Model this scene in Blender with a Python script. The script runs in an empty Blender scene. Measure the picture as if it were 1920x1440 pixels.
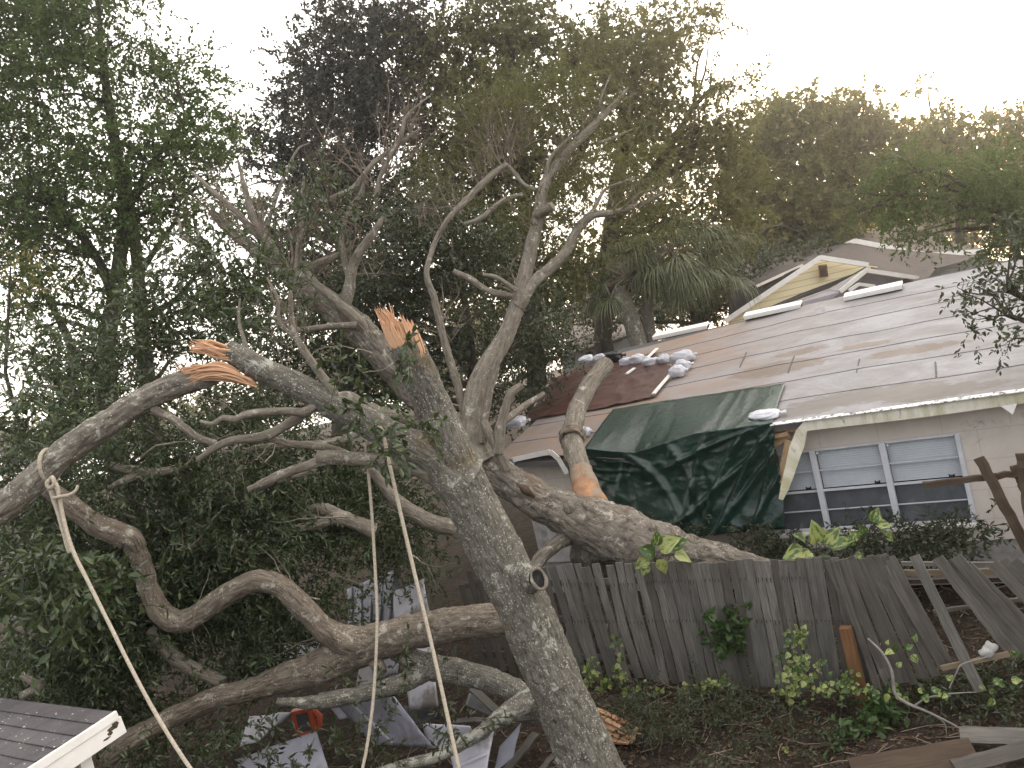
import bpy, math, random
import numpy as np
from mathutils import Vector, Matrix
rnd = random.Random(7)
rng = np.random.default_rng(7)
SC = bpy.context.scene
COL = SC.collection

# ------------------------------------------------------------------ camera
FPX = 1500.0
PITCH, ROLL = math.radians(2.5), math.radians(13.0)
cF = np.array([0, math.cos(PITCH), -math.sin(PITCH)])
r0 = np.array([1.0, 0, 0]); u0 = np.array([0, math.sin(PITCH), math.cos(PITCH)])
cR = math.cos(ROLL) * r0 - math.sin(ROLL) * u0
cU = math.sin(ROLL) * r0 + math.cos(ROLL) * u0
CAM = np.array([0, 0, 4.6])
cam = bpy.data.cameras.new('camera'); camo = bpy.data.objects.new('camera', cam); COL.objects.link(camo)
cam.sensor_width = 36.0; cam.lens = 36.0 * FPX / 1920.0
cam.clip_start = 0.05; cam.clip_end = 2000
camo.matrix_world = Matrix(((cR[0], cU[0], -cF[0], CAM[0]), (cR[1], cU[1], -cF[1], CAM[1]), (cR[2], cU[2], -cF[2], CAM[2]), (0, 0, 0, 1)))
SC.camera = camo

# ------------------------------------------------------------------ world, sun, exposure
SUN_EL, SUN_AZ = math.radians(7.5), math.radians(31)        # azimuth from +Y towards +X
W = bpy.data.worlds.new('World'); SC.world = W; W.use_nodes = True
nt = W.node_tree; bg = nt.nodes['Background']
sky = nt.nodes.new('ShaderNodeTexSky'); sky.sky_type = 'NISHITA'; sky.sun_disc = False
sky.sun_elevation = SUN_EL; sky.sun_rotation = SUN_AZ; sky.dust_density = 2.0; sky.air_density = 1.0; sky.ozone_density = 1.0
mx = nt.nodes.new('ShaderNodeMix'); mx.data_type = 'RGBA'; mx.inputs[0].default_value = 0.64
mx.inputs[7].default_value = (13.6, 13.2, 13.3, 1)             # thin high cloud veil over the sky
tcw = nt.nodes.new('ShaderNodeTexCoord'); dtw = nt.nodes.new('ShaderNodeVectorMath'); dtw.operation = 'DOT_PRODUCT'   # the veil is brighter round the low sun
dtw.inputs[1].default_value = (math.sin(SUN_AZ), math.cos(SUN_AZ), .35); rpw = nt.nodes.new('ShaderNodeValToRGB'); mpw = nt.nodes.new('ShaderNodeMapRange')
mpw.inputs[1].default_value = -1; mpw.inputs[2].default_value = 1; nt.links.new(tcw.outputs['Generated'], dtw.inputs[0]); nt.links.new(dtw.outputs['Value'], mpw.inputs[0]); nt.links.new(mpw.outputs[0], rpw.inputs[0])
rpw.color_ramp.elements[0].position = .1; rpw.color_ramp.elements[0].color = (.40, .41, .44, 1); rpw.color_ramp.elements[1].position = .8; rpw.color_ramp.elements[1].color = (1.0, .965, .90, 1)
vlw = nt.nodes.new('ShaderNodeMix'); vlw.data_type = 'RGBA'; vlw.blend_type = 'MULTIPLY'; vlw.inputs[0].default_value = 1; vlw.inputs[6].default_value = (15.5, 14.9, 14.7, 1)
nt.links.new(rpw.outputs[0], vlw.inputs[7]); nt.links.new(vlw.outputs[2], mx.inputs[7])
nt.links.new(sky.outputs[0], mx.inputs[6]); nt.links.new(mx.outputs[2], bg.inputs[0]); bg.inputs[1].default_value = 0.13
sl = bpy.data.lights.new('sun', 'SUN'); slo = bpy.data.objects.new('sun', sl); COL.objects.link(slo)
sl.energy = 1.3; sl.angle = math.radians(10); sl.color = (1.0, 0.8, 0.55)
sd = Vector((math.sin(SUN_AZ) * math.cos(SUN_EL), math.cos(SUN_AZ) * math.cos(SUN_EL), math.sin(SUN_EL)))
slo.rotation_euler = sd.to_track_quat('Z', 'Y').to_euler(); slo.location = (20, 40, 30)
SC.view_settings.view_transform = 'Standard'; SC.view_settings.look = 'None'
SC.view_settings.gamma = 1.0; SC.view_settings.exposure = 1.2
SC.cycles.max_bounces = 6; SC.cycles.transparent_max_bounces = 6

# ------------------------------------------------------------------ geometry helpers
def nrm(v):
    v = np.asarray(v, float); return v / max(np.linalg.norm(v), 1e-9)
def ray(x, y): return cF + (x - 960) / FPX * cR + (720 - y) / FPX * cU
def P(x, y, d): return CAM + d * ray(x, y)
def PZ(x, y, z):
    r = ray(x, y); return CAM + (z - CAM[2]) / r[2] * r
def PL(x, y, o, n):
    r = ray(x, y); return CAM + np.dot(o - CAM, n) / np.dot(r, n) * r
def hsh(ix, iy, iz, seed):
    h = (ix * 374761393 + iy * 668265263 + iz * 2147483647 + seed * 974634777) & 0xffffffff
    h = ((h ^ (h >> 13)) * 1274126177) & 0xffffffff
    h = h ^ (h >> 16)
    return (h & 0xffff) / 65535.0
def vnoise(p, seed=0):
    p = np.asarray(p, float); i = np.floor(p).astype(np.int64); f = p - i; f = f * f * (3 - 2 * f)
    r = 0
    for a in (0, 1):
        for b in (0, 1):
            for c in (0, 1):
                w = (f[:, 0] if a else 1 - f[:, 0]) * (f[:, 1] if b else 1 - f[:, 1]) * (f[:, 2] if c else 1 - f[:, 2])
                r = r + w * hsh(i[:, 0] + a, i[:, 1] + b, i[:, 2] + c, seed)
    return r * 2 - 1
def fbm(p, seed=0, oct=3):
    r = 0; a = 1.0; p = np.asarray(p, float)
    for k in range(oct):
        r = r + a * vnoise(p * (2.03 ** k), seed + k); a *= 0.5
    return r
def wloc(o):
    v = np.zeros(3)
    while o is not None:
        v += np.array(o.location); o = o.parent
    return v

class MB:
    """collects geometry; build() links it as ONE mesh object"""
    def __init__(s): s.v = []; s.n = 0; s.f = []       # f: (faces MxK, uv MxKx2 or None, mat)
    def add(s, v, f, uv=None, mi=0):
        v = np.asarray(v, float).reshape(-1, 3); f = np.asarray(f, np.int64)
        s.f.append((f + s.n, uv, mi)); s.v.append(v); s.n += len(v)
    def build(s, name, mats, parent=None, smooth=False, bevel=0, base=None):
        if not isinstance(mats, (list, tuple)): mats = [mats]
        v = np.concatenate(s.v)
        if parent is not None: off = wloc(parent)
        elif base is not None: off = np.array(base, float)
        else: off = np.array([(v[:, 0].min() + v[:, 0].max()) / 2, (v[:, 1].min() + v[:, 1].max()) / 2, v[:, 2].min()])
        v = v - off
        me = bpy.data.meshes.new(name)
        me.vertices.add(len(v)); me.vertices.foreach_set('co', v.astype(np.float32).ravel())
        loops = np.concatenate([f.ravel() for f, _, _ in s.f])
        tot = np.concatenate([np.full(len(f), f.shape[1]) for f, _, _ in s.f])
        st = np.concatenate([[0], np.cumsum(tot)[:-1]])
        mi = np.concatenate([np.full(len(f), m) for f, _, m in s.f])
        me.loops.add(len(loops)); me.loops.foreach_set('vertex_index', loops.astype(np.int32))
        me.polygons.add(len(tot)); me.polygons.foreach_set('loop_start', st.astype(np.int32))
        me.polygons.foreach_set('material_index', mi.astype(np.int32))
        me.polygons.foreach_set('use_smooth', np.full(len(tot), bool(smooth)))
        if any(u is not None for _, u, _ in s.f):
            uv = np.concatenate([(np.asarray(u, float).reshape(-1, 2) if u is not None else np.zeros((f.size, 2))) for f, u, _ in s.f])
            l = me.uv_layers.new(name='UVMap'); l.data.foreach_set('uv', uv.astype(np.float32).ravel())
        me.update(calc_edges=True); me.validate()
        for m in mats: me.materials.append(m)
        o = bpy.data.objects.new(name, me); COL.objects.link(o)
        if parent is not None: o.parent = parent
        else: o.location = off
        if bevel:
            b = o.modifiers.new('Bevel', 'BEVEL'); b.width = bevel; b.segments = 2; b.limit_method = 'ANGLE'
        return o

def thing(name, label, cat, loc, group=None):
    o = bpy.data.objects.new(name, None); COL.objects.link(o); o.location = Vector(loc); o.empty_display_size = 0.2
    o['label'] = label; o['category'] = cat
    if group: o['group'] = group
    return o
def tag(o, label, cat, group=None):
    o['label'] = label; o['category'] = cat
    if group: o['group'] = group
    return o

def catmull(pts, step):
    pts = np.asarray(pts, float)
    if len(pts) < 3:
        n = max(2, int(np.linalg.norm(pts[1, :3] - pts[0, :3]) / step) + 1)
        t = np.linspace(0, 1, n)[:, None]; return pts[0] * (1 - t) + pts[1] * t
    ext = np.vstack([2 * pts[0] - pts[1], pts, 2 * pts[-1] - pts[-2]]); out = []
    for i in range(1, len(ext) - 2):
        a, b, c, d = ext[i - 1], ext[i], ext[i + 1], ext[i + 2]
        n = max(1, int(np.linalg.norm(c[:3] - b[:3]) / step)); t = (np.arange(n) / n)[:, None]
        out.append(.5 * ((2 * b) + (c - a) * t + (2 * a - 5 * b + 4 * c - d) * t ** 2 + (3 * b - a - 3 * c + d) * t ** 3))
    out.append(pts[-1:]); return np.vstack(out)

def tube(mb, pts, rad, seg=10, mi=0, cap0=False, cap1=True, amp=0.0, lump=0.0, seed=0, capmi=None):
    pts = np.asarray(pts, float); rad = np.maximum(np.asarray(rad, float), 0.0008); n = len(pts)
    T = np.gradient(pts, axis=0); T /= np.maximum(np.linalg.norm(T, axis=1, keepdims=True), 1e-9)
    a = np.array([0, 0, 1.0]) if abs(T[0][2]) < 0.9 else np.array([1.0, 0, 0])
    N = np.zeros_like(pts); N[0] = nrm(a - T[0] * np.dot(a, T[0]))
    for i in range(1, n): N[i] = nrm(N[i - 1] - T[i] * np.dot(N[i - 1], T[i]))
    B = np.cross(T, N)
    L = np.concatenate([[0], np.cumsum(np.linalg.norm(np.diff(pts, axis=0), axis=1))])
    ang = np.linspace(0, 2 * np.pi, seg, endpoint=False)
    ca, sa = np.cos(ang), np.sin(ang)
    rr = np.repeat(rad[:, None], seg, 1)
    if amp or lump:
        R0 = rad.mean(); X = np.stack([np.broadcast_to(ca * R0, (n, seg)), np.broadcast_to(sa * R0, (n, seg)), np.broadcast_to(L[:, None], (n, seg))], -1).reshape(-1, 3)
        d = 0
        if lump: d = d + lump * R0 * fbm(X * np.array([2.2, 2.2, 1.6]) / max(R0, .05) * .5, seed, 3)
        if amp:
            w = X + .03 * np.stack([vnoise(X * 9, seed + 5), vnoise(X * 9, seed + 6), 0 * X[:, 0]], -1)
            d = d + amp * (1 - 2 * np.abs(fbm(w * np.array([26, 26, 7.0]), seed + 9, 3)))
        rr = rr + d.reshape(n, seg)
    V = pts[:, None, :] + rr[..., None] * (ca[None, :, None] * N[:, None, :] + sa[None, :, None] * B[:, None, :])
    V = V.reshape(-1, 3)
    i, j = np.meshgrid(np.arange(n - 1), np.arange(seg), indexing='ij'); j2 = (j + 1) % seg
    F = np.stack([i * seg + j, i * seg + j2, (i + 1) * seg + j2, (i + 1) * seg + j], -1).reshape(-1, 4)
    U = rad.mean() * 2 * np.pi / seg
    uv = np.stack([np.stack([j * U, L[i]], -1), np.stack([(j + 1) * U, L[i]], -1), np.stack([(j + 1) * U, L[i + 1]], -1), np.stack([j * U, L[i + 1]], -1)], 2).reshape(-1, 4, 2)
    mb.add(V, F, uv + seed * 1.7, mi)
    cm = mi if capmi is None else capmi
    for do, k in ((cap0, 0), (cap1, n - 1)):
        if do:
            ring = V[k * seg:(k + 1) * seg]; c = ring.mean(0, keepdims=True) + (T[k] * rad[k] * .15 * (1 if k else -1))
            f = np.array([[x, (x + 1) % seg, seg] for x in range(seg)]);
            if k == 0: f = f[:, ::-1]
            mb.add(np.vstack([ring, c]), f, np.stack([np.concatenate([ring, c])[f][..., 0], np.concatenate([ring, c])[f][..., 2]], -1), cm)

def limb(mb, spec, seg=14, step=0.05, amp=0.006, lump=0.06, seed=0, mi=0, cap1=True, capmi=None, flare=0.0, cap0=False, wob=0.0):
    """spec rows: (px, py, distance, width in px)"""
    a = np.array([np.append(P(x, y, d), w / FPX * d / 2) for x, y, d, w in spec])
    c = catmull(a, step); p, r = c[:, :3], c[:, 3]
    if wob: p = p + wob * np.stack([fbm(p * 4, seed + k) for k in range(3)], -1) * np.linspace(0, 1, len(p))[:, None]
    if flare:
        k = np.exp(-np.arange(len(r)) * step / max(r[0], .02) / 1.2); r = r * (1 + flare * k)
    tube(mb, p, r, seg, mi, cap0, cap1, amp, lump, seed, capmi); return p, r

def box(mb, c, ax, ay, az, mi=0):
    c, ax, ay, az = [np.asarray(q, float) for q in (c, ax, ay, az)]
    if np.dot(np.cross(ax, ay), az) < 0: ax = -ax
    V = np.array([c + x * ax + y * ay + z * az for z in (-1, 1) for y in (-1, 1) for x in (-1, 1)])
    F = np.array([[0, 2, 3, 1], [4, 5, 7, 6], [0, 1, 5, 4], [2, 6, 7, 3], [0, 4, 6, 2], [1, 3, 7, 5]])
    ls = [2 * np.linalg.norm(q) for q in (ax, ay, az)]
    o = rng.random(2) * 7; uv = []
    for f in F:
        loc = np.array([[((k & 1)) * ls[0], ((k >> 1) & 1) * ls[1], (k >> 2) * ls[2]] for k in f])
        rg = np.ptp(loc, axis=0); dims = [d for d in range(3) if rg[d] > 1e-9] or [0, 1]
        dims = sorted(dims[:2], key=lambda d: ls[d]) if len(dims) > 1 else [0, 1]
        uv.append(loc[:, dims] + o)
    mb.add(V, F, np.array(uv), mi)

def plank(mb, a, b, w, th, nv, mi=0, nseg=8, jit=0.004, seed=0, bend=0.0, taper=(1, 1)):
    """weathered board from a to b, nv = outward normal of its face"""
    a, b = np.asarray(a, float), np.asarray(b, float); d = b - a; L = np.linalg.norm(d); d = d / L
    nv = nrm(nv - d * np.dot(nv, d)); sv = np.cross(d, nv)
    r = np.random.default_rng(seed); t = np.linspace(0, 1, nseg + 1)
    V = []
    for k, tt in enumerate(t):
        c = a + d * L * tt + nv * bend * math.sin(math.pi * tt) + sv * r.normal(0, jit * .6) + nv * r.normal(0, jit * .5)
        ww = (w / 2) * (taper[0] * (1 - tt) + taper[1] * tt) * (1 + r.normal(0, .02))
        V += [c - sv * ww - nv * th / 2, c + sv * ww - nv * th / 2, c + sv * ww + nv * th / 2, c - sv * ww + nv * th / 2]
    V = np.array(V); F = []; UV = []; o = r.random(2) * 9
    wd = [w, th, w, th]
    for k in range(nseg):
        for j in range(4):
            F.append([k * 4 + j, k * 4 + (j + 1) % 4, k * 4 + 4 + (j + 1) % 4, k * 4 + 4 + j])
            u = sum(wd[:j]); UV.append([[u + o[0], t[k] * L + o[1]], [u + wd[j] + o[0], t[k] * L + o[1]], [u + wd[j] + o[0], t[k + 1] * L + o[1]], [u + o[0], t[k + 1] * L + o[1]]])
    e = nseg * 4
    F += [[3, 2, 1, 0], [e, e + 1, e + 2, e + 3]]; UV += [[[o[0], o[1]], [o[0] + .02, o[1]], [o[0] + .02, o[1] + .02], [o[0], o[1] + .02]]] * 2
    mb.add(V, np.array(F), np.array(UV), mi)

def slab(mb, pts, th, mi=0, n=None):
    """flat polygon with thickness (front face where pts are)"""
    pts = np.array(pts, float); k = len(pts)
    if n is None: n = nrm(np.cross(pts[1] - pts[0], pts[2] - pts[0]))
    if np.dot(n, CAM - pts.mean(0)) < 0: n = -n; pts = pts[::-1]
    ex = nrm(pts[1] - pts[0]); ey = np.cross(n, ex)
    if np.dot(np.cross(pts[1] - pts[0], pts[2] - pts[1]), n) < 0: pts = pts[::-1]
    uvp = np.stack([(pts - pts[0]) @ ex, (pts - pts[0]) @ ey], -1)
    mb.add(pts, [list(range(k))], uvp[None], mi)
    mb.add(pts - n * th, [list(range(k))[::-1]], uvp[::-1][None], mi)
    V = np.vstack([pts, pts - n * th]); F = [[i, i + k, (i + 1) % k + k, (i + 1) % k] for i in range(k)]
    mb.add(V, F, None, mi)

def grid(mb, G, mi=0, uv=None):
    G = np.asarray(G); a, b = G.shape[:2]
    i, j = np.meshgrid(np.arange(a - 1), np.arange(b - 1), indexing='ij')
    F = np.stack([i * b + j, i * b + j + 1, (i + 1) * b + j + 1, (i + 1) * b + j], -1).reshape(-1, 4)
    if uv is not None: uv = np.asarray(uv).reshape(-1, 2)[F]
    mb.add(G.reshape(-1, 3), F, uv, mi)

# ------------------------------------------------------------------ leaves
LEAF = {'near': (np.array([[0, 0, 0], [.30, .28, .06], [.36, .62, .06], [0, 1, -.06], [-.36, .62, .06], [-.30, .28, .06]]), [[0, 1, 2, 3], [0, 3, 4, 5]]),
        'far': (np.array([[0, 0, 0], [.42, .5, .08], [0, 1, -.05], [-.42, .5, .08]]), [[0, 1, 2], [0, 2, 3]]),
        'heart': (np.array([[0, .08, 0], [.28, 0, .05], [.48, .25, .08], [.36, .62, .05], [0, 1, -.12], [-.36, .62, .05], [-.48, .25, .08], [-.28, 0, .05]]), [[0, 1, 2, 3], [0, 3, 4, 5], [0, 5, 6, 7]])}
def leaves(mb, c, d, ln, wd, kind, r, flat=0.6, mi=0):
    """c: base points, d: directions, ln: lengths"""
    n = len(c); d = d / np.maximum(np.linalg.norm(d, axis=1, keepdims=True), 1e-9)
    up = r.normal(0, 1, (n, 3)) * (1 - flat) + np.array([0, 0, 1.0]) * flat
    s = np.cross(d, up); s /= np.maximum(np.linalg.norm(s, axis=1, keepdims=True), 1e-9)
    nn = np.cross(s, d)
    S, F = LEAF[kind]; m = len(S)
    sc = ln[:, None, None]
    V = c[:, None, :] + sc * (S[None, :, 0:1] * wd * s[:, None, :] + S[None, :, 1:2] * d[:, None, :] + S[None, :, 2:3] * nn[:, None, :])
    base = (np.arange(n) * m)[:, None, None]
    F = np.array(F); FF = (base + F[None]).reshape(-1, F.shape[1])
    UV = np.broadcast_to(S[F][..., :2][None], (n,) + F.shape + (2,)).reshape(-1, F.shape[1], 2)
    mb.add(V.reshape(-1, 3), FF, UV, mi)

DM = {'far': 3.1, 'near': 2.0, 'heart': 1.0}
def crown(mb, blobs, leaf=.08, per=14, wd=.75, kind='far', dens=1.0, seed=1, twig=.45, thr=-.1, freq=1.1, droop=.3, stems=None, flat=.5, mi=0, smi=0, spread=1.0, clump=7):
    """twigs with leaves scattered through soft ellipsoids; blobs rows: px, py, distance, rx px, ry px, depth radius in metres"""
    r = np.random.default_rng(seed); C = []; O = []
    for (px, py, D, rx, ry, rd) in blobs:
        n = int(DM[kind] * dens * rx * ry / 100.0) + 2; c0 = P(px, py, D)
        q = r.normal(0, 1, (n * 2, 3)); q /= np.linalg.norm(q, axis=1, keepdims=True); q *= (r.random((n * 2, 1)) ** .42)
        if clump > 1:
            m_ = max(1, len(q) // clump); q = q[:m_][np.arange(len(q)) % m_]
        pts = c0 + q[:, 0:1] * rx / FPX * D * cR + q[:, 1:2] * ry / FPX * D * cU + q[:, 2:3] * rd * cF
        k = fbm(pts * freq, seed, 2) > thr
        if clump > 1: pts = pts + r.normal(0, 1, pts.shape) * np.array([1, 1, .55]) * twig * .55
        pts = pts[k]; pts = pts[r.permutation(len(pts))][:n]
        C.append(pts); O.append(np.broadcast_to(c0, pts.shape))
    C = np.vstack(C); O = np.vstack(O); C[:, 2] = np.maximum(C[:, 2], .04)
    m = len(C)
    out = C - O[:m]; out /= np.maximum(np.linalg.norm(out, axis=1, keepdims=True), 1e-6)
    td = out * .6 + r.normal(0, .6, (m, 3)) + np.array([0, 0, .25 - droop]); td /= np.linalg.norm(td, axis=1, keepdims=True)
    tl = twig * r.uniform(.5, 1.3, m)
    t = (np.arange(per) + .5) / per
    base = C[:, None, :] + td[:, None, :] * (tl[:, None] * t[None])[..., None]
    base[..., 2] -= droop * .5 * (tl[:, None] * t[None] ** 2)
    ld = td[:, None, :] * .7 + r.normal(0, .75, (m, per, 3)) * spread + np.array([0, 0, -droop * .6])
    ln = leaf * r.uniform(.6, 1.25, m * per)
    b = base.reshape(-1, 3); keep = b[:, 2] > .02
    leaves(mb, b[keep], ld.reshape(-1, 3)[keep], ln[keep], wd, kind, r, flat, mi)
    if stems is not None:
        for i in range(0, m, max(1, int(1 / stems))):
            p = np.array([C[i], C[i] + td[i] * tl[i] * .5 - np.array([0, 0, droop * .12 * tl[i]]), C[i] + td[i] * tl[i] - np.array([0, 0, droop * .5 * tl[i]])])
            tube(mb, p, [.005, .004, .002], 4, smi, cap1=False)
    return C

def grow(mb, p, d, L, rad, lev, r, mi=0, seg=6, up=.25, kink=.35, kids=(3, 5), tips=None):
    n = max(4, int(L / .12)); pts = [np.array(p, float)]; d = nrm(d)
    for k in range(n):
        d = nrm(d + r.normal(0, kink / math.sqrt(n) * 1.6, 3) + np.array([0, 0, up / n])); pts.append(pts[-1] + d * L / n)
    pts = np.array(pts); rr = np.linspace(rad, rad * (.25 if lev else .3), n + 1)
    tube(mb, pts, rr, max(4, seg), mi, cap1=True, lump=.08 if seg > 6 else 0, seed=int(r.integers(99)))
    if lev == 0:
        if tips is not None: tips.append(pts[-1])
        return
    for k in range(int(r.integers(*kids))):
        i = int(r.uniform(.25, 1) * n); t = nrm(pts[min(i + 1, n)] - pts[max(i - 1, 0)])
        s = nrm(np.cross(t, r.normal(0, 1, 3))); dd = nrm(t * .8 + s * r.uniform(.5, 1.0))
        grow(mb, pts[i], dd, L * r.uniform(.35, .7), rr[i] * r.uniform(.45, .7), lev - 1, r, mi, max(4, seg - 2), up, kink, kids, tips)

# ------------------------------------------------------------------ materials
def new_mat(name):
    m = bpy.data.materials.new(name); m.use_nodes = True; t = m.node_tree
    return m, t, t.nodes['Principled BSDF']
def nd(t, typ, **k):
    n = t.nodes.new(typ)
    for a, b in k.items(): setattr(n, a, b)
    return n
def coords(t, kind='Object', scale=(1, 1, 1)):
    c = nd(t, 'ShaderNodeTexCoord'); m = nd(t, 'ShaderNodeMapping'); m.inputs['Scale'].default_value = scale
    t.links.new(c.outputs[kind], m.inputs[0]); return m.outputs[0]
def noise(t, vec, scale, detail=4, rough=.6, dist=0.0):
    n = nd(t, 'ShaderNodeTexNoise'); n.inputs['Scale'].default_value = scale; n.inputs['Detail'].default_value = detail
    n.inputs['Roughness'].default_value = rough; n.inputs['Distortion'].default_value = dist
    if vec is not None: t.links.new(vec, n.inputs['Vector'])
    return n.outputs['Fac']
def ramp(t, fac, stops):
    r = nd(t, 'ShaderNodeValToRGB'); e = r.color_ramp.elements
    while len(e) < len(stops): e.new(.5)
    for x, (p, c) in zip(e, stops): x.position = p; x.color = (c, c, c, 1) if isinstance(c, (int, float)) else (*c, 1)
    t.links.new(fac, r.inputs[0]); return r.outputs[0]
def mix(t, fac, a, b, mode='MIX'):
    m = nd(t, 'ShaderNodeMix', data_type='RGBA', blend_type=mode)
    if isinstance(fac, (int, float)): m.inputs[0].default_value = fac
    else: t.links.new(fac, m.inputs[0])
    for q, i in ((a, 6), (b, 7)):
        if isinstance(q, tuple): m.inputs[i].default_value = (*q, 1)
        else: t.links.new(q, m.inputs[i])
    return m.outputs[2]
def mth(t, op, a, b=None):
    m = nd(t, 'ShaderNodeMath', operation=op)
    for q, i in ((a, 0), (b, 1)):
        if q is None: continue
        if isinstance(q, (int, float)): m.inputs[i].default_value = q
        else: t.links.new(q, m.inputs[i])
    return m.outputs[0]
def bump(t, b, h, strength=.4, dist=.02):
    n = nd(t, 'ShaderNodeBump'); n.inputs['Strength'].default_value = strength; n.inputs['Distance'].default_value = dist
    t.links.new(h, n.inputs['Height']); t.links.new(n.outputs[0], b.inputs['Normal'])
def simple(name, c1, c2, scale=6, rough=.8, bmp=.2, kind='Object', stretch=(1, 1, 1), spec=.3, c3=None, thr=.62, detail=5, metal=0):
    m, t, b = new_mat(name); v = coords(t, kind, stretch); f = noise(t, v, scale, detail)
    col = ramp(t, f, [(.32, c1), (.68, c2)])
    if c3 is not None: col = mix(t, ramp(t, noise(t, v, scale * .45, 6, .65), [(thr - .05, 0), (thr + .05, 1)]), col, c3)
    t.links.new(col, b.inputs['Base Color']); b.inputs['Roughness'].default_value = rough
    b.inputs['Specular IOR Level'].default_value = spec; b.inputs['Metallic'].default_value = metal
    if bmp: bump(t, b, noise(t, v, scale * 4, 4), bmp, .01)
    return m
def bark(name, dark, mid, lich, amount=.56, moss=None, fscale=1.0, speck=.5):
    m, t, b = new_mat(name)
    uv = coords(t, 'UV', (34 * fscale, 7 * fscale, 1)); ob = coords(t, 'Object')
    f = noise(t, uv, 1.0, 7, .68, .5)
    big = noise(t, ob, 2.2, 5, .6)
    col = mix(t, ramp(t, f, [(.36, 0), (.64, 1)]), dark, mid)
    col = mix(t, ramp(t, big, [(.35, .0), (.7, .35)]), col, tuple(x * .6 for x in mid))
    patch = noise(t, ob, 5.5, 8, .72, .4)
    col = mix(t, mth(t, 'MULTIPLY', ramp(t, patch, [(amount, 0), (amount + .05, 1)]), ramp(t, f, [(.3, .25), (.55, .9)])), col, lich)
    vo = nd(t, 'ShaderNodeTexVoronoi'); vo.inputs['Scale'].default_value = 34; t.links.new(ob, vo.inputs['Vector'])
    sp = mth(t, 'MULTIPLY', ramp(t, vo.outputs['Distance'], [(.16, 1), (.30, 0)]), ramp(t, noise(t, ob, 7, 3), [(speck - .06, 0), (speck + .08, .85)]))
    col = mix(t, sp, col, tuple(min(1, x * 1.15) for x in lich))
    if moss is not None:
        col = mix(t, ramp(t, noise(t, ob, 1.6, 7, .7), [(.57, 0), (.66, .42)]), col, moss)
    t.links.new(col, b.inputs['Base Color']); b.inputs['Roughness'].default_value = .9; b.inputs['Specular IOR Level'].default_value = .2
    bump(t, b, mth(t, 'ADD', f, mth(t, 'MULTIPLY', patch, .5)), 1.0, .035); return m
def leafmat(name, cols, trans=.35, rough=.45, var=None, spec=.4):
    m, t, b = new_mat(name); g = nd(t, 'ShaderNodeNewGeometry')
    k = len(cols); col = ramp(t, g.outputs['Random Per Island'], [(i / max(1, k - 1), c) for i, c in enumerate(cols)])
    ob = coords(t, 'Object'); big = noise(t, ob, 1.4, 3)
    col = mix(t, ramp(t, big, [(.38, 0), (.62, 1)]), mix(t, .6, col, cols[0]), col)
    if var is not None:
        u = coords(t, 'UV', (3.5, 1.6, 1)); geo = mth(t, 'ADD', noise(t, u, 1.6, 4, .6), mth(t, 'MULTIPLY', g.outputs['Random Per Island'], .25))
        col = mix(t, ramp(t, geo, [(.60, 0), (.69, 1)]), col, var)
    t.links.new(col, b.inputs['Base Color']); b.inputs['Roughness'].default_value = rough; b.inputs['Specular IOR Level'].default_value = spec
    tr = nd(t, 'ShaderNodeBsdfTranslucent'); t.links.new(mix(t, .5, col, (.10, .12, .02)), tr.inputs[0])
    ms = nd(t, 'ShaderNodeMixShader'); ms.inputs[0].default_value = trans
    t.links.new(b.outputs[0], ms.inputs[1]); t.links.new(tr.outputs[0], ms.inputs[2])
    t.links.new(ms.outputs[0], t.nodes['Material Output'].inputs['Surface']); return m
def woodmat(name, c1, c2, rough=.85, stain=None, gs=1.0, st=.6):
    m, t, b = new_mat(name); v = coords(t, 'UV', (60 * gs, 2.5 * gs, 1)); f = noise(t, v, 1.0, 6, .7, .3)
    v2 = coords(t, 'UV', (4, 1.0, 1)); f2 = noise(t, v2, 1.3, 4)
    g = nd(t, 'ShaderNodeNewGeometry')
    col = mix(t, ramp(t, f, [(.3, 0), (.7, 1)]), c1, c2)
    col = mix(t, ramp(t, f2, [(.4, 0), (.7, .6)]), col, tuple(x * .55 for x in c1))
    if stain is not None: col = mix(t, ramp(t, noise(t, v2, .8, 5, .7), [(st, 0), (st + .1, .8)]), col, stain)
    o = nd(t, 'ShaderNodeObjectInfo'); col = mix(t, mth(t, 'MULTIPLY', o.outputs['Random'], .45), col, tuple(x * .5 for x in c1))
    t.links.new(col, b.inputs['Base Color']); b.inputs['Roughness'].default_value = rough; b.inputs['Specular IOR Level'].default_value = .25
    bump(t, b, f, .5, .004); return m

M_bark1 = bark('lichen_oak_bark', (.08, .073, .061), (.255, .238, .20), (.50, .50, .43), .57, (.17, .115, .045), 1.25, speck=.44)
M_bark2 = bark('grey_oak_bark', (.07, .058, .045), (.25, .222, .185), (.42, .40, .34), .58, (.20, .12, .075), .8, .54)
M_bark3 = bark('smooth_limb_bark', (.12, .104, .082), (.30, .265, .215), (.46, .45, .38), .58, None, .7, .55)
M_bark4 = bark('dark_tree_bark', (.03, .026, .02), (.09, .08, .065), (.20, .20, .17), .66, None, 1, .66)
M_twig = simple('dry_twig_bark', (.11, .085, .065), (.27, .22, .175), 9, .9, .1)
M_stem = simple('green_stem', (.035, .035, .02), (.075, .07, .04), 9, .9, .1)
M_cut = simple('cut_wood', (.42, .26, .14), (.60, .42, .25), 14, .8, .2)
M_split = woodmat('splintered_wood', (.58, .31, .165), (.84, .57, .38), .8, (.40, .19, .10), 1.4, .62)
M_exposed = simple('torn_bark_wood', (.17, .10, .06), (.34, .19, .10), 20, .85, .3)
M_picket = woodmat('weathered_picket', (.09, .084, .075), (.27, .255, .228), .9, (.13, .095, .06))
M_pickdk = woodmat('damp_picket', (.07, .063, .055), (.165, .152, .132), .9, (.11, .09, .055))
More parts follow.
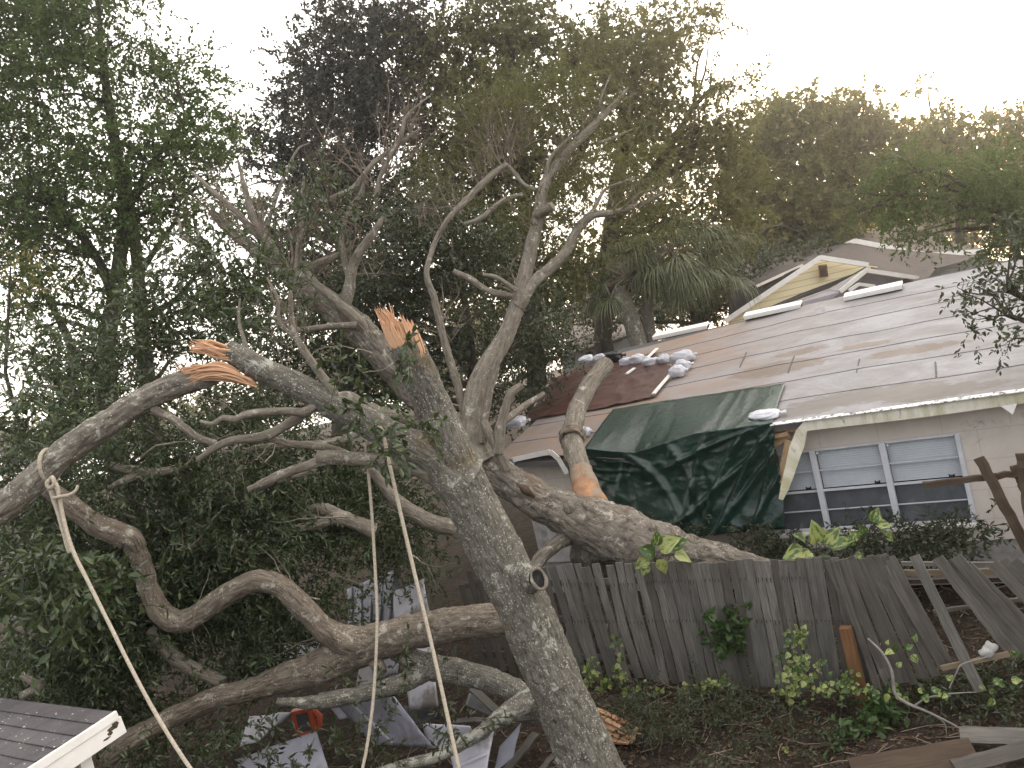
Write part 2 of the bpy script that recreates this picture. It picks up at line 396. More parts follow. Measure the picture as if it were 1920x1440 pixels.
M_orangewood = woodmat('reddish_post', (.12, .06, .03), (.23, .12, .055), .85)
M_rail = woodmat('pale_rail', (.24, .185, .125), (.38, .30, .21), .85, (.14, .10, .065))
M_oldwood = woodmat('rotten_timber', (.06, .042, .03), (.14, .10, .068), .9, (.05, .035, .02))
M_lumber = woodmat('fresh_lumber', (.52, .34, .19), (.66, .46, .28), .8)
M_rope = simple('rope_fibre', (.28, .24, .18), (.46, .41, .33), 60, .9, .5)
M_white = simple('white_paint', (.70, .68, .64), (.80, .78, .74), 5, .55, .05, c3=(.52, .50, .44), thr=.7)
M_fasc = simple('stained_fascia', (.62, .60, .50), (.76, .74, .68), 3, .6, .08, c3=(.40, .38, .22), thr=.56)

# ------------------------------------------------------------------ ground
def ground_z(x, y):
    p = np.stack([x, y, 0 * x], -1)
    return .05 * fbm(p * .7, 3, 3) + .02 * fbm(p * 3.1, 8, 2)
mb = MB()
gx = np.concatenate([[-140, -90, -40], np.linspace(-22, 22, 177), [40, 80, 140]])
gy = np.concatenate([[-30, -10], np.linspace(0, 34, 137), [50, 90, 120]])
XX, YY = np.meshgrid(gx, gy, indexing='ij')
ZZ = ground_z(XX.ravel(), YY.ravel()).reshape(XX.shape) - .05
grid(mb, np.stack([XX, YY, ZZ], -1).transpose(1, 0, 2))
m, t, b = new_mat('mulch_soil'); v = coords(t)
col = ramp(t, noise(t, v, 9, 8, .75), [(.3, (.014, .011, .009)), (.52, (.038, .030, .024)), (.75, (.10, .078, .06))])
col = mix(t, ramp(t, noise(t, v, 42, 4, .7), [(.58, 0), (.66, .8)]), col, (.20, .14, .10))
col = mix(t, ramp(t, noise(t, v, 1.1, 4), [(.5, 0), (.66, .5)]), col, (.022, .024, .014))
t.links.new(col, b.inputs['Base Color']); b.inputs['Roughness'].default_value = 1; b.inputs['Specular IOR Level'].default_value = .1
bump(t, b, noise(t, v, 30, 6, .75), .8, .04)
g = mb.build('ground', m, smooth=True, base=(0, 0, 0)); g['kind'] = 'structure'

# ------------------------------------------------------------------ house frame of reference (measured from the window and eave)
w = nrm([-.83, .557, 0]); nH = np.array([-w[1] * -1, -w[0], 0]); nH = np.array([w[1], -w[0], 0])     # w: along the wall away from the camera, nH: into the house
HO = np.array([4.78, 11.37, 0.0]); EV = -.36; EZ = 2.64; SL = .275
UPS = nrm(nH + np.array([0, 0, SL])); RN = nrm(np.cross(w, UPS)); RN = RN if RN[2] > 0 else -RN
def H(s_, n_, z): return HO + s_ * w + n_ * nH + np.array([0, 0, z])
EO = H(0, EV, EZ); TMAX = 5.36 / math.cos(math.atan(SL))
def sag(s_, t_):
    k = np.clip((np.asarray(s_, float) - .5) / 6, 0, 1); k = k * k * (3 - 2 * k)
    c_ = .26 * np.exp(-((np.asarray(s_, float) - 3.5) / 1.0) ** 2) * np.clip(1 - np.asarray(t_, float) / 1.5, 0, 1) ** 1.5
    return .20 * k * np.clip(np.asarray(t_, float) / TMAX, 0, 1) + c_
def RS(s_, t_, h=0.0):
    return EO + s_ * w + t_ * UPS + h * RN - np.array([0, 0, float(sag(s_, t_))])
def RP(px, py):
    q = PL(px, py, EO, RN) - EO; s_, t_ = q @ w, q @ UPS
    for _ in range(3):      # follow the sagging surface
        q = PL(px, py, EO - np.array([0, 0, float(sag(s_, t_))]), RN) - EO + np.array([0, 0, float(sag(s_, t_))]); s_, t_ = q @ w, q @ UPS
    return s_, t_
def WP(px, py, n_=0.0): return PL(px, py, HO + n_ * nH, nH)
def WS(px, py, n_=0.0):
    q = WP(px, py, n_) - HO; return q @ w, q[2]

house = thing('block_house', 'low pale block house with grey roof crushed on its left by a fallen tree', 'house', H(1, 2, 0))
SR, SLf = -4.6, 6.35           # right end (out of frame) and left end
wz0, wz1 = .9, 2.12
sj = WS(1812, 900)[0]; m2 = WS(1668, 900)[0]; m1 = WS(1541, 930)[0]; m0 = m1 + (m1 - m2)
# block wall: painted, mortar joints, grime
m, t, b = new_mat('painted_block'); v = coords(t, 'UV'); br = nd(t, 'ShaderNodeTexBrick')
br.inputs['Scale'].default_value = 1; br.inputs['Mortar Size'].default_value = .006; br.inputs['Brick Width'].default_value = .81; br.inputs['Row Height'].default_value = .41
br.inputs['Mortar Smooth'].default_value = .4; t.links.new(v, br.inputs['Vector'])
ob = coords(t)
col = ramp(t, noise(t, ob, 3, 6, .65), [(.3, (.52, .465, .41)), (.7, (.62, .56, .495))])
col = mix(t, mth(t, 'MULTIPLY', br.outputs['Fac'], .55), col, (.36, .32, .29))
col = mix(t, ramp(t, noise(t, ob, 2.2, 9, .8, .6), [(.60, 0), (.68, .7)]), col, (.22, .19, .165))
t.links.new(col, b.inputs['Base Color']); b.inputs['Roughness'].default_value = .85; bump(t, b, noise(t, ob, 60, 3), .15, .004); M_block = m
M_found = simple('grey_footing', (.20, .19, .18), (.32, .30, .28), 8, .9, .3)
mb = MB()
def wallbox(s0, s1, z0, z1, th=.2, n0=0.0):
    a, bb, c, d = H(s0, n0, z0), H(s1, n0, z0), H(s1, n0, z1), H(s0, n0, z1)
    uvq = np.array([[s0, z0], [s1, z0], [s1, z1], [s0, z1]]) + 20
    k = nH * th
    V = np.array([a, bb, c, d, a + k, bb + k, c + k, d + k])
    mb.add(V, [[3, 2, 1, 0]], uvq[::-1][None]); mb.add(V, [[4, 5, 6, 7], [0, 1, 5, 4], [3, 7, 6, 2], [1, 2, 6, 5], [0, 4, 7, 3]])
zt = EZ - .02
wallbox(SR, sj, .62, zt); wallbox(m0, 3.9, .62, zt); wallbox(sj, m0, wz1, zt); wallbox(sj, m0, .62, wz0)
wallbox(5.0, SLf - .35, .62, zt)
# left gable end and back wall
mb.build('wall', M_block, house)
mb = MB()
for s_ in (SLf - .35, SR):
    slab(mb, [H(s_, .2, 0), H(s_, 9.8, 0), H(s_, 9.8, zt), H(s_, 5, 3.9), H(s_, .2, zt)], .15)
slab(mb, [H(SR, 10, 0), H(SLf - .35, 10, 0), H(SLf - .35, 10, zt), H(SR, 10, zt)], .15)
mb.build('gable_wall', M_block, house)
mb = MB(); box(mb, H((SR + SLf) / 2 - .15, .12, .31), (SLf - SR - .4) / 2 * w, .1 * nH, np.array([0, 0, .31])); mb.build('foundation', M_found, house)
# near-black sheet painting in the unlit room behind window and torn corner
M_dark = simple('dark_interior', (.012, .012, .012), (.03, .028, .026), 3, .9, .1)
mb = MB(); slab(mb, [H(sj - .3, .9, .5), H(SLf - .5, .9, .5), H(SLf - .5, .9, 2.5), H(sj - .3, .9, 2.5)], .05); mb.build('dark_backing', M_dark, house)
# grey torn panel on the crushed front corner
M_panel = simple('grey_stucco_panel', (.30, .29, .28), (.42, .41, .40), 5, .85, .2, c3=(.22, .21, .20), thr=.6)
mb = MB()
slab(mb, [H(4.6, -.02, .6), H(6.0, -.02, .6), H(6.0, -.02, 1.75), H(4.75, -.02, 1.95)], .06)
slab(mb, [H(4.7, .05, 1.9), H(5.95, .05, 1.7), H(5.95, .05, 2.6), H(4.7, .05, 2.6)], .05)
mb.build('cracked_panel', M_panel, house)

# roof: courses of rolled roofing, each lapping 7 mm over the next
m, t, b = new_mat('rolled_roofing'); u = coords(t, 'UV'); ob = coords(t)
sep = nd(t, 'ShaderNodeSeparateXYZ'); t.links.new(u, sep.inputs[0]); US, UT = sep.outputs[0], sep.outputs[1]
st1 = coords(t, 'UV', (.45, .9, 1)); n1 = noise(t, st1, 1.7, 8, .72, .6)
fine = noise(t, coords(t, 'UV', (1, 2, 1)), 16, 6, .75)
col = ramp(t, fine, [(.25, (.205, .203, .214)), (.75, (.30, .296, .31))])
col = mix(t, ramp(t, n1, [(.42, 0), (.64, .7)]), col, (.165, .148, .135))
warm = mth(t, 'MULTIPLY', ramp(t, mth(t, 'DIVIDE', US, 6.0), [(.10, 0), (.65, 1)]), ramp(t, noise(t, st1, 1.6, 8, .75, .8), [(.40, .22), (.60, .9)]))
col = mix(t, warm, col, (.26, .18, .13))
rust = mth(t, 'MULTIPLY', ramp(t, mth(t, 'DIVIDE', US, 6.0), [(.2, 0), (.7, 1)]), ramp(t, noise(t, st1, 2.3, 8, .75, .6), [(.57, 0), (.66, .8)]))
col = mix(t, rust, col, (.40, .19, .09))
def puddle(cs, ct, rs, rt, seed, c, k=.85):
    """brown dried-water stain of its own shape"""
    global col
    a = mth(t, 'POWER', mth(t, 'DIVIDE', mth(t, 'SUBTRACT', US, cs), rs), 2.0); bb = mth(t, 'POWER', mth(t, 'DIVIDE', mth(t, 'SUBTRACT', UT, ct), rt), 2.0)
    d = mth(t, 'ADD', mth(t, 'ADD', a, bb), mth(t, 'MULTIPLY', mth(t, 'SUBTRACT', noise(t, coords(t, 'UV', (1.2, 3, 1)), 2.5 + seed * .3, 6, .7), .5), 3.6))
    col = mix(t, ramp(t, d, [(.75, k), (1.05, 0)]), col, c)
for px, py, rs, rt, sd_ in ((1460, 690, .95, .32, 1), (1715, 657, .75, .17, 2), (1620, 648, .45, .14, 3), (1630, 742, 1.2, .26, 4), (1500, 660, .5, .16, 5), (1500, 772, .7, .2, 6), (1760, 735, .9, .22, 7)):
    s_, t_ = RP(px, py); puddle(s_, t_, rs, rt, sd_, (.165, .13, .105) if sd_ not in (4, 6, 7) else (.155, .14, .125))
NC = 7; cw = TMAX / NC
fr = mth(t, 'FRACT', mth(t, 'DIVIDE', mth(t, 'ADD', UT, mth(t, 'MULTIPLY', mth(t, 'SUBTRACT', noise(t, st1, 5, 3), .5), .03)), cw))
col = mix(t, ramp(t, fr, [(0.0, .7), (.010, .5), (.024, 0)]), col, (.12, .115, .115))
t.links.new(col, b.inputs['Base Color']); t.links.new(ramp(t, n1, [(.3, .42), (.7, .75)]), b.inputs['Roughness']); b.inputs['Specular IOR Level'].default_value = .45
bump(t, b, fine, .25, .006); M_roof = m
def rgrid(mb, s0, s1, t0, t1, ns, ntt, h0=0.0, h1=0.0, wav=.012, seed=0):
    ss = np.linspace(s0, s1, ns); tt = np.linspace(t0, t1, ntt); G = np.zeros((ntt, ns, 3)); UV = np.zeros((ntt, ns, 2))
    for i, tv in enumerate(tt):
        hh = h0 + (h1 - h0) * i / (ntt - 1)
        for j, sv in enumerate(ss): G[i, j] = RS(sv, tv, hh)
        UV[i, :, 0] = ss; UV[i, :, 1] = tv
    G += RN * (wav * fbm(np.stack([UV[..., 0].ravel() * 1.3, UV[..., 1].ravel() * 1.3, 0 * UV[..., 0].ravel() + seed], -1), 4, 2)).reshape(ntt, ns, 1)
    grid(mb, G, uv=UV); return G
mb = MB()
for k in range(NC):
    G = rgrid(mb, SR, SLf, k * cw, (k + 1) * cw + (.06 if k < NC - 1 else 0), 60, 5, .009, 0.0)
    lip = np.stack([G[0] - RN * .009, G[0]], 0); grid(mb, lip, uv=np.stack([np.tile(np.stack([np.linspace(SR, SLf, 60), np.full(60, k * cw + .001)], -1), (1, 1))] * 2, 0))
# deck edge below, rear slope
for (s0, s1, h) in ((SR, 1.25, -.02), (3.9, SLf, -.02)):
    slab(mb, [RS(s0, 0.02, h), RS(s1, 0.02, h), RS(s1, TMAX, h), RS(s0, TMAX, h)], .10, n=RN)
pk = lambda s_: RS(s_, TMAX)
slab(mb, [pk(SR), pk(SLf), pk(SLf) + (nH * 5.36 - np.array([0, 0, 1.45])), pk(SR) + (nH * 5.36 - np.array([0, 0, 1.45]))], .08, n=nrm(np.array([0, 0, 1.0]) + nH * .3))
mb.build('roof', M_roof, house)
M_tar = simple('tar_strip', (.07, .07, .07), (.13, .13, .13), 20, .7, .2)
# vertical lap joints as thin raised strips
mb = MB()
for (xa, ya, xb, yb) in ((1612, 675, 1606, 700), (1754, 680, 1756, 708), (1400, 662, 1388, 690), (1490, 668, 1478, 700)):
    mb = MB(); a, c = RP(xa, ya), RP(xb, yb); plank(mb, RS(*a, .014), RS(*c, .014), .022, .008, RN, seed=int(xa), nseg=3); mb.build('lap_joint', M_tar, house)
# low white vents along the ridge
for k, (xa, ya, xb, yb) in enumerate(((1230, 638, 1326, 617), (1400, 600, 1502, 579), (1584, 567, 1694, 541))):
    a, c = np.array(RP(xa, ya)), np.array(RP(xb, yb)); mid = (a + c) / 2; hl = abs(a[0] - c[0]) / 2
    mb = MB(); cen = RS(mid[0], mid[1] + .05, .10)
    box(mb, cen, hl * w, .13 * UPS, .022 * RN); box(mb, cen - UPS * .125 - RN * .035, hl * w, .008 * UPS, .03 * RN)
    v_ = mb.build('roof_vent', M_white, house, bevel=.006)
    mb = MB(); box(mb, cen - RN * .062 + UPS * .01, hl * .97 * w, .10 * UPS, .04 * RN); mb.build('vent_base', M_oldwood, v_)
# pipe flashing bump
s_, t_ = RP(1535, 585); mb = MB(); slab(mb, [RS(s_ - .15, t_ - .2, .02), RS(s_ + .15, t_ - .2, .02), RS(s_ + .09, t_ + .2, .025), RS(s_ - .09, t_ + .2, .025)], .012, n=RN)
mb.build('roof_patch', simple('patch_felt', (.22, .21, .22), (.3, .29, .3), 10, .8, .2), house)

# gutter / fascia, its left end torn loose and bent down
mb = MB(); fz = EZ - .075; n_f = EV - .015
sA = WS(1512, 800, EV)[0]
SS = np.linspace(SR, sA, 40)
top = np.array([H(s_, n_f, EZ - .005 + .006 * math.sin(s_ * 3)) for s_ in SS]); bot = np.array([H(s_, n_f, EZ - .165 + .008 * math.sin(s_ * 2.1)) for s_ in SS])
bend = [(1512, 795, 1510, 826), (1493, 806, 1508, 838), (1480, 838, 1500, 858), (1471, 880, 1490, 888), (1464, 910, 1480, 915), (1460, 935, 1468, 938)]
tb = [PL(a, c, HO + (n_f + .00 - .03 * i) * nH, nH) for i, (a, c, _, _) in enumerate(bend)]; bb = [PL(a, c, HO + (n_f - .03 * i) * nH, nH) for i, (_, _, a, c) in enumerate(bend)]
top = np.vstack([top, tb[1:]]); bot = np.vstack([bot, bb[1:]])
dz = nH * .022
G = np.stack([top + dz, top, bot, bot + dz, top + dz], 0); grid(mb, G, uv=np.stack([np.stack([np.arange(G.shape[1]) * .12, np.full(G.shape[1], .1 * i)], -1) for i in range(5)], 0))
m, t, b = new_mat('mildewed_fascia'); ob = coords(t)
col = ramp(t, noise(t, ob, 4, 5), [(.3, (.56, .53, .42)), (.7, (.74, .71, .62))])
col = mix(t, ramp(t, noise(t, coords(t, 'UV', (3, .6, 1)), 1.2, 7, .7), [(.46, 0), (.62, .75)]), col, (.36, .33, .16))
col = mix(t, ramp(t, noise(t, coords(t, 'UV', (5, 3, 1)), 1.5, 7, .75), [(.60, 0), (.68, .85)]), col, (.16, .13, .10))
t.links.new(col, b.inputs['Base Color']); b.inputs['Roughness'].default_value = .55
mb.build('gutter', m, house)
# white drip edge with dark grime
mb = MB(); E0 = RS(SR, 0); box(mb, (RS(SR, -.012, .012) + RS(WS(1445, 795, EV)[0], -.012, .012)) / 2, (WS(1445, 795, EV)[0] - SR) / 2 * w, .045 * UPS, .006 * RN)
m, t, b = new_mat('grimy_drip_edge'); ob = coords(t); col = mix(t, ramp(t, noise(t, ob, 14, 6, .8), [(.52, 0), (.57, .95)]), (.74, .73, .72), (.03, .028, .025))
t.links.new(col, b.inputs['Base Color']); mb.build('drip_edge', m, house)
# torn lumber at the broken eave
for k, (xa, ya, xb, yb, wd_) in enumerate(((1437, 805, 1490, 803, .09), (1447, 838, 1480, 815, .09), (1472, 800, 1505, 798, .16), (1482, 826, 1462, 905, .13), (1440, 822, 1478, 812, .06))):
    mb = MB(); plank(mb, WP(xa, ya, -.12 - .04 * k), WP(xb, yb, -.12 - .04 * k), wd_, .04, -nH, seed=k, nseg=4); mb.build('broken_rafter', M_lumber, house)
# white bent trim over the torn corner, left
mb = MB(); pth = [(962, 862), (985, 857), (1032, 847), (1047, 860), (1063, 888)]
q = [WP(a, c, EV - .02) for a, c in pth]
for i in range(len(q) - 1): plank(mb, q[i], q[i + 1], .085, .02, -nH, seed=i, nseg=2, jit=.001)
mb.build('bent_trim', M_white, house)
mb = MB(); plank(mb, WP(962, 862, EV), WP(958, 880, EV + .1), .12, .02, -nH, nseg=2); mb.build('torn_fascia', M_panel, house)
# paint scraps hanging under the gutter, right
mb = MB(); slab(mb, [H(-1.72, EV - .02, EZ - .16), H(-1.90, EV - .02, EZ - .15), H(-1.83, EV - .03, EZ - .28)], .004); mb.build('paint_scrap', M_white, house)

# window: three bays of four lights, blinds above, dark screens below
M_alu = simple('aluminium_frame', (.50, .51, .54), (.62, .63, .66), 6, .4, .05, spec=.5)
M_blind = simple('white_blind', (.72, .72, .72), (.80, .80, .80), 4, .5, .02)
M_screen = simple('dark_insect_screen', (.12, .12, .128), (.17, .17, .18), 5, .6, .05, c3=(.22, .22, .23), thr=.6)
M_glass, t, b = new_mat('window_glass'); b.inputs['Base Color'].default_value = (.9, .93, .95, 1); b.inputs['Roughness'].default_value = .04; b.inputs['Transmission Weight'].default_value = 1.0; b.inputs['IOR'].default_value = 1.15
win = bpy.data.objects.new('window', None); COL.objects.link(win); win.parent = house; win.location = Vector(H((sj + m0) / 2, 0, wz0) - wloc(house))
mb = MB(); zz = np.array([0, 0, 1.0]); hz = (wz1 - wz0) / 2; zc = (wz1 + wz0) / 2
for s_, hw in ((sj, .03), (m2, .042), (m1, .042), (m0, .03)): box(mb, H(s_, -.012 if hw > .035 else .0, zc), hw * w, .035 * nH, hz * zz)
zmid = wz0 + (wz1 - wz0) * .49
edges = [sj, m2, m1, m0]
for a, c in zip(edges[:-1], edges[1:]):
    cs, hw = (a + c) / 2, (c - a) / 2 - .035
    for z, hh in ((wz0 + .015, .015), (wz1 - .012, .012), (zmid, .017), (wz0 + .3, .007), (zmid + .305, .007)):
        box(mb, H(cs, .004, z), hw * w, .018 * nH, hh * zz)
mb.build('frame', M_alu, win, bevel=.003)
mb = MB(); box(mb, H((sj + m0) / 2, -.03, wz0 - .045), ((m0 - sj) / 2 + .06) * w, .06 * nH, .025 * zz); mb.build('sill', M_white, win, bevel=.004)
for a, c in zip(edges[:-1], edges[1:]):
    cs, hw = (a + c) / 2, (c - a) / 2 - .03
    mb = MB(); box(mb, H(cs, .03, zc), hw * w, .002 * nH, (hz - .01) * zz); mb.build('pane', M_glass, win)
    mb = MB(); NS = 17
    for k in range(NS):
        z = zmid + .02 + (wz1 - zmid - .05) * (k + .5) / NS
        box(mb, H(cs, .075, z), (hw - .01) * w, nrm(nH * .5 + zz * .86) * .0165, nrm(nH * .86 - zz * .5) * .0006)
    box(mb, H(cs, .075, wz1 - .02), hw * w, .015 * nH, .012 * zz)
    mb.build('blind', M_blind, win)
    mb = MB(); box(mb, H(cs, .05, (wz0 + zmid) / 2), hw * w, .002 * nH, (zmid - wz0) / 2 * zz); mb.build('insect_screen', M_screen, win)
    mb = MB(); box(mb, H(a + .16, -.02, zmid + .055), .035 * w, .015 * nH, .008 * zz); box(mb, H(a + .13, -.02, zmid + .06), .006 * w, .015 * nH, .018 * zz); box(mb, H(a + .19, -.02, zmid + .06), .006 * w, .015 * nH, .018 * zz); mb.build('latch', M_dark, win)
    mb = MB(); tube(mb, [H(c - .07, .0, wz1 - .05), H(c - .07, -.03, wz1 - .05)], [.016, .016], 10, cap0=True); mb.build('cord_stop', M_white, win)

# ------------------------------------------------------------------ tarps on the roof
def tarpmat(name, c1, c2, rough, spec, scl=9):
    m, t, b = new_mat(name); v = coords(t); col = ramp(t, noise(t, v, 3, 5, .6), [(.3, c1), (.7, c2)])
    t.links.new(col, b.inputs['Base Color']); b.inputs['Roughness'].default_value = rough; b.inputs['Specular IOR Level'].default_value = spec
    b.inputs['Coat Weight'].default_value = .35; b.inputs['Coat Roughness'].default_value = .28
    bump(t, b, noise(t, v, scl, 5, .55, .8), .6, .03); return m
M_tg = tarpmat('green_poly_tarp', (.004, .020, .014), (.008, .036, .026), .34, .45)
M_tb = tarpmat('brown_poly_tarp', (.05, .018, .013), (.085, .034, .025), .45, .4, 7)
def interp(pts, u):
    pts = np.asarray(pts, float); d = np.concatenate([[0], np.cumsum(np.linalg.norm(np.diff(pts, axis=0), axis=1))]); d /= d[-1]
    return np.array([np.interp(u, d, pts[:, 0]), np.interp(u, d, pts[:, 1])])
T_top = [(1150, 770), (1300, 747), (1474, 722)]; T_eave = [(1096, 842), (1190, 850), (1300, 814), (1448, 793)]; T_bot = [(1106, 948), (1205, 978), (1310, 1006), (1474, 990)]
NU, NV1, NV2 = 90, 26, 70; G = np.zeros((NV1 + NV2, NU, 3))
for j in range(NU):
    u = j / (NU - 1); a, e, bo = interp(T_top, u), interp(T_eave, u), interp(T_bot, u)
    sa, ta = RP(*a); A = RS(sa, ta, .03); Eq = WP(e[0], e[1], EV - .03); Bq = WP(bo[0], bo[1], -.30 - .25 * math.sin(u * 3.1))
    dip = math.exp(-((u - .32) / .2) ** 2)
    for i in range(NV1):
        k = 1 - (1 - i / NV1) ** 2; G[i, j] = A * (1 - k) + Eq * k + RN * (.02 * math.sin(k * math.pi))
    for i in range(NV2):
        k = (i / (NV2 - 1)) ** 1.5; q = Eq * (1 - k) + Bq * k; G[NV1 + i, j] = q + nH * (.10 * math.sin(k * math.pi))
u_, v_ = np.meshgrid(np.linspace(0, 1, NU), np.linspace(0, 1, NV1 + NV2))
X = np.stack([u_ * 3.2, v_ * 2.4, 0 * u_], -1).reshape(-1, 3)
Xw = X + .12 * np.stack([fbm(X * 1.5, 1, 2), fbm(X * 1.5, 2, 2), 0 * X[:, 0]], -1)
wr = (1 - np.abs(fbm(Xw * np.array([3.2, 1.2, 1]), 21, 2))) ** 2 * .055 + (1 - np.abs(fbm(Xw * np.array([2.2, 4.5, 1]) + 7, 23, 2))) ** 2 * .03
hang = np.clip((v_.ravel() - .3) * 5, .25, 1)
def fold(cu, cv, ang, wdt, h):      # a long crease running across the hanging part
    du, dv = (u_.ravel() - cu) * 3.2, (v_.ravel() - cv) * 2.4; d = du * math.cos(ang) + dv * math.sin(ang); l = -du * math.sin(ang) + dv * math.cos(ang)
    return h * np.exp(-(d / wdt) ** 2) * np.exp(-(l / .9) ** 4)
for cu, cv, an, wd_, h in ((.60, .55, .30, .045, .13), (.74, .62, .55, .04, .15), (.84, .66, .62, .035, .15), (.5, .55, -.35, .05, .10), (.93, .75, .42, .03, .12), (.33, .6, -.5, .06, .09), (.70, .45, 1.2, .05, .10), (.64, .8, 1.0, .04, .11), (.80, .82, .85, .035, .12), (.90, .88, .7, .03, .10), (.2, .5, .2, .05, .07)):
    wr = wr + fold(cu, cv, an, wd_, h) * (v_.ravel() > .25)
nrmv = np.where((v_.ravel() < .28)[:, None], RN, nrm(-nH * .97 + RN * .2))
G = (G.reshape(-1, 3) + nrmv * ((wr - .03) * hang)[:, None]).reshape(NV1 + NV2, NU, 3)
G[0] = G[0] + RN * .0
mb = MB(); grid(mb, G); tg = mb.build('green_tarp', M_tg, smooth=True)
so = tg.modifiers.new('Solidify', 'SOLIDIFY'); so.thickness = .004
tag(tg, 'dark green plastic tarp draped over the broken eave left of the window', 'tarp')
def rooftarp(name, rows, mat, label, nu=60, nv=40, amp=.03, h=.03):
    R_ = [np.array([[*RP(*interp(r, u))] for u in np.linspace(0, 1, nu)]) for r in rows]; G = np.zeros((nv, nu, 3))
    for i in range(nv):
        k = i / (nv - 1) * (len(R_) - 1); a = min(int(k), len(R_) - 2); q = R_[a] * (1 - (k - a)) + R_[a + 1] * (k - a)
        for j in range(nu): G[i, j] = RS(q[j, 0], q[j, 1], h)
    X = G.reshape(-1, 3); G = (X + RN * (amp * ((1 - np.abs(fbm(X * 2.2, 31, 3))) ** 2))[:, None]).reshape(nv, nu, 3)
    mb = MB(); grid(mb, G); o = mb.build(name, mat, smooth=True); so = o.modifiers.new('Solidify', 'SOLIDIFY'); so.thickness = .004
    return tag(o, label, 'tarp')
rooftarp('brown_tarp', [[(1088, 690), (1160, 684), (1228, 664)], [(1032, 716), (1150, 706), (1262, 692)], [(1010, 752), (1120, 735), (1250, 720)], [(984, 790), (1110, 772), (1230, 748)]], M_tb, 'dull brown tarp spread flat on the roof above the green tarp')
# battens pinning the brown tarp
for k, (xa, ya, xb, yb, lb) in enumerate(((1262, 706, 1228, 746, 'thin white batten down the right edge of the brown tarp'), (1234, 660, 1212, 682, 'short white batten above the row of white bags'), (1192, 697, 1177, 708, 'stub of white batten just below the row of white bags'))):
    mb = MB(); plank(mb, RS(*RP(xa, ya), .085), RS(*RP(xb, yb), .085), .07, .025, RN, seed=k, nseg=3, jit=.002); tag(mb.build('batten', M_white), lb, 'batten', 'white battens on the roof')
# weighted plastic bags
M_bag = simple('white_plastic_bag', (.48, .49, .53), (.60, .60, .64), 5, .45, .3, c3=(.58, .30, .25), thr=.66, spec=.5)
M_bagb = simple('black_plastic_bag', (.008, .008, .009), (.02, .02, .022), 5, .35, .4, spec=.6)
M_bagw = simple('clean_white_bag', (.52, .53, .57), (.64, .64, .68), 5, .45, .3, spec=.5)
def bag(px, py, wx, hy, mat, label, seed, tilt=0.0, nm='sandbag', grp='white bags weighing down the tarps'):
    s_, t_ = RP(px, py); q = RS(s_, t_, 0); D = (q - CAM) @ cF; a = wx / FPX * D / 2; hb = hy / FPX * D / 2
    n1_, n2_ = 28, 20; th, ph = np.meshgrid(np.linspace(0, 2 * np.pi, n1_ + 1)[:-1], np.linspace(-np.pi / 2, np.pi / 2, n2_), indexing='xy')
    S = np.stack([np.cos(ph) * np.cos(th), np.cos(ph) * np.sin(th), np.sin(ph)], -1).reshape(-1, 3)
    S = np.sign(S) * np.abs(S) ** .85
    d = 1 + .22 * fbm(S * 1.7 + seed * 3.1, seed, 2) - .12 * np.abs(fbm(S * 4 + seed, seed + 4, 2)); S = S * d[:, None]
    ct, sn = math.cos(tilt), math.sin(tilt); ax = -w * ct + UPS * sn; ay = w * sn + UPS * ct
    h = hb * 1.1
    V = q + RN * (h * .75 + .02) + S[:, 0:1] * a * ax + S[:, 1:2] * max(hb, a * .6) * .9 * ay + np.maximum(S[:, 2:3], -.75) * h * RN
    i, j = np.meshgrid(np.arange(n2_ - 1), np.arange(n1_), indexing='ij'); j2 = (j + 1) % n1_
    F = np.stack([i * n1_ + j, i * n1_ + j2, (i + 1) * n1_ + j2, (i + 1) * n1_ + j], -1).reshape(-1, 4)
    mb = MB(); mb.add(V, F); 
    tube(mb, [q + RN * h + ax * a * .9, q + RN * h * .9 + ax * a * 1.25 + ay * .02], [.02, .035], 8)
    o = mb.build(nm, mat, smooth=True); return tag(o, label, 'bag', grp)
bag(1103, 682, 34, 15, M_bag, 'leftmost white bag at the top left of the brown tarp', 1)
bag(1127, 679, 26, 15, M_bag, 'small white bag touching the left of the cut limb stub', 2)
bag(1154, 679, 40, 20, M_bagb, 'black bag right behind the cut limb stub', 3, nm='black_bag', grp=None)
bag(1177, 687, 30, 17, M_bag, 'white bag with pink print beside the black bag', 4)
bag(1197, 683, 34, 20, M_bag, 'crumpled white bag, second to the right of the black bag', 5)
bag(1222, 687, 34, 17, M_bag, 'long white bag in the middle of the row by the short batten', 6)
bag(1247, 682, 26, 18, M_bag, 'small round white bag left of the biggest bag', 7)
bag(1283, 680, 46, 24, M_bag, 'biggest white bag at the corner where the row turns', 8)
bag(1282, 695, 36, 20, M_bag, 'white bag below the corner bag', 9)
bag(1273, 707, 34, 22, M_bag, 'lowest white bag at the head of the thin batten', 10)
bag(1438, 785, 60, 15, M_bagw, 'flat white bag on the right corner of the green tarp', 11)
bag(970, 800, 50, 18, M_bag, 'white bag on the bare roof at the far left edge', 12)
bag(1100, 818, 22, 18, M_bagw, 'little white bag tucked behind the limb that lies on the roof', 13)

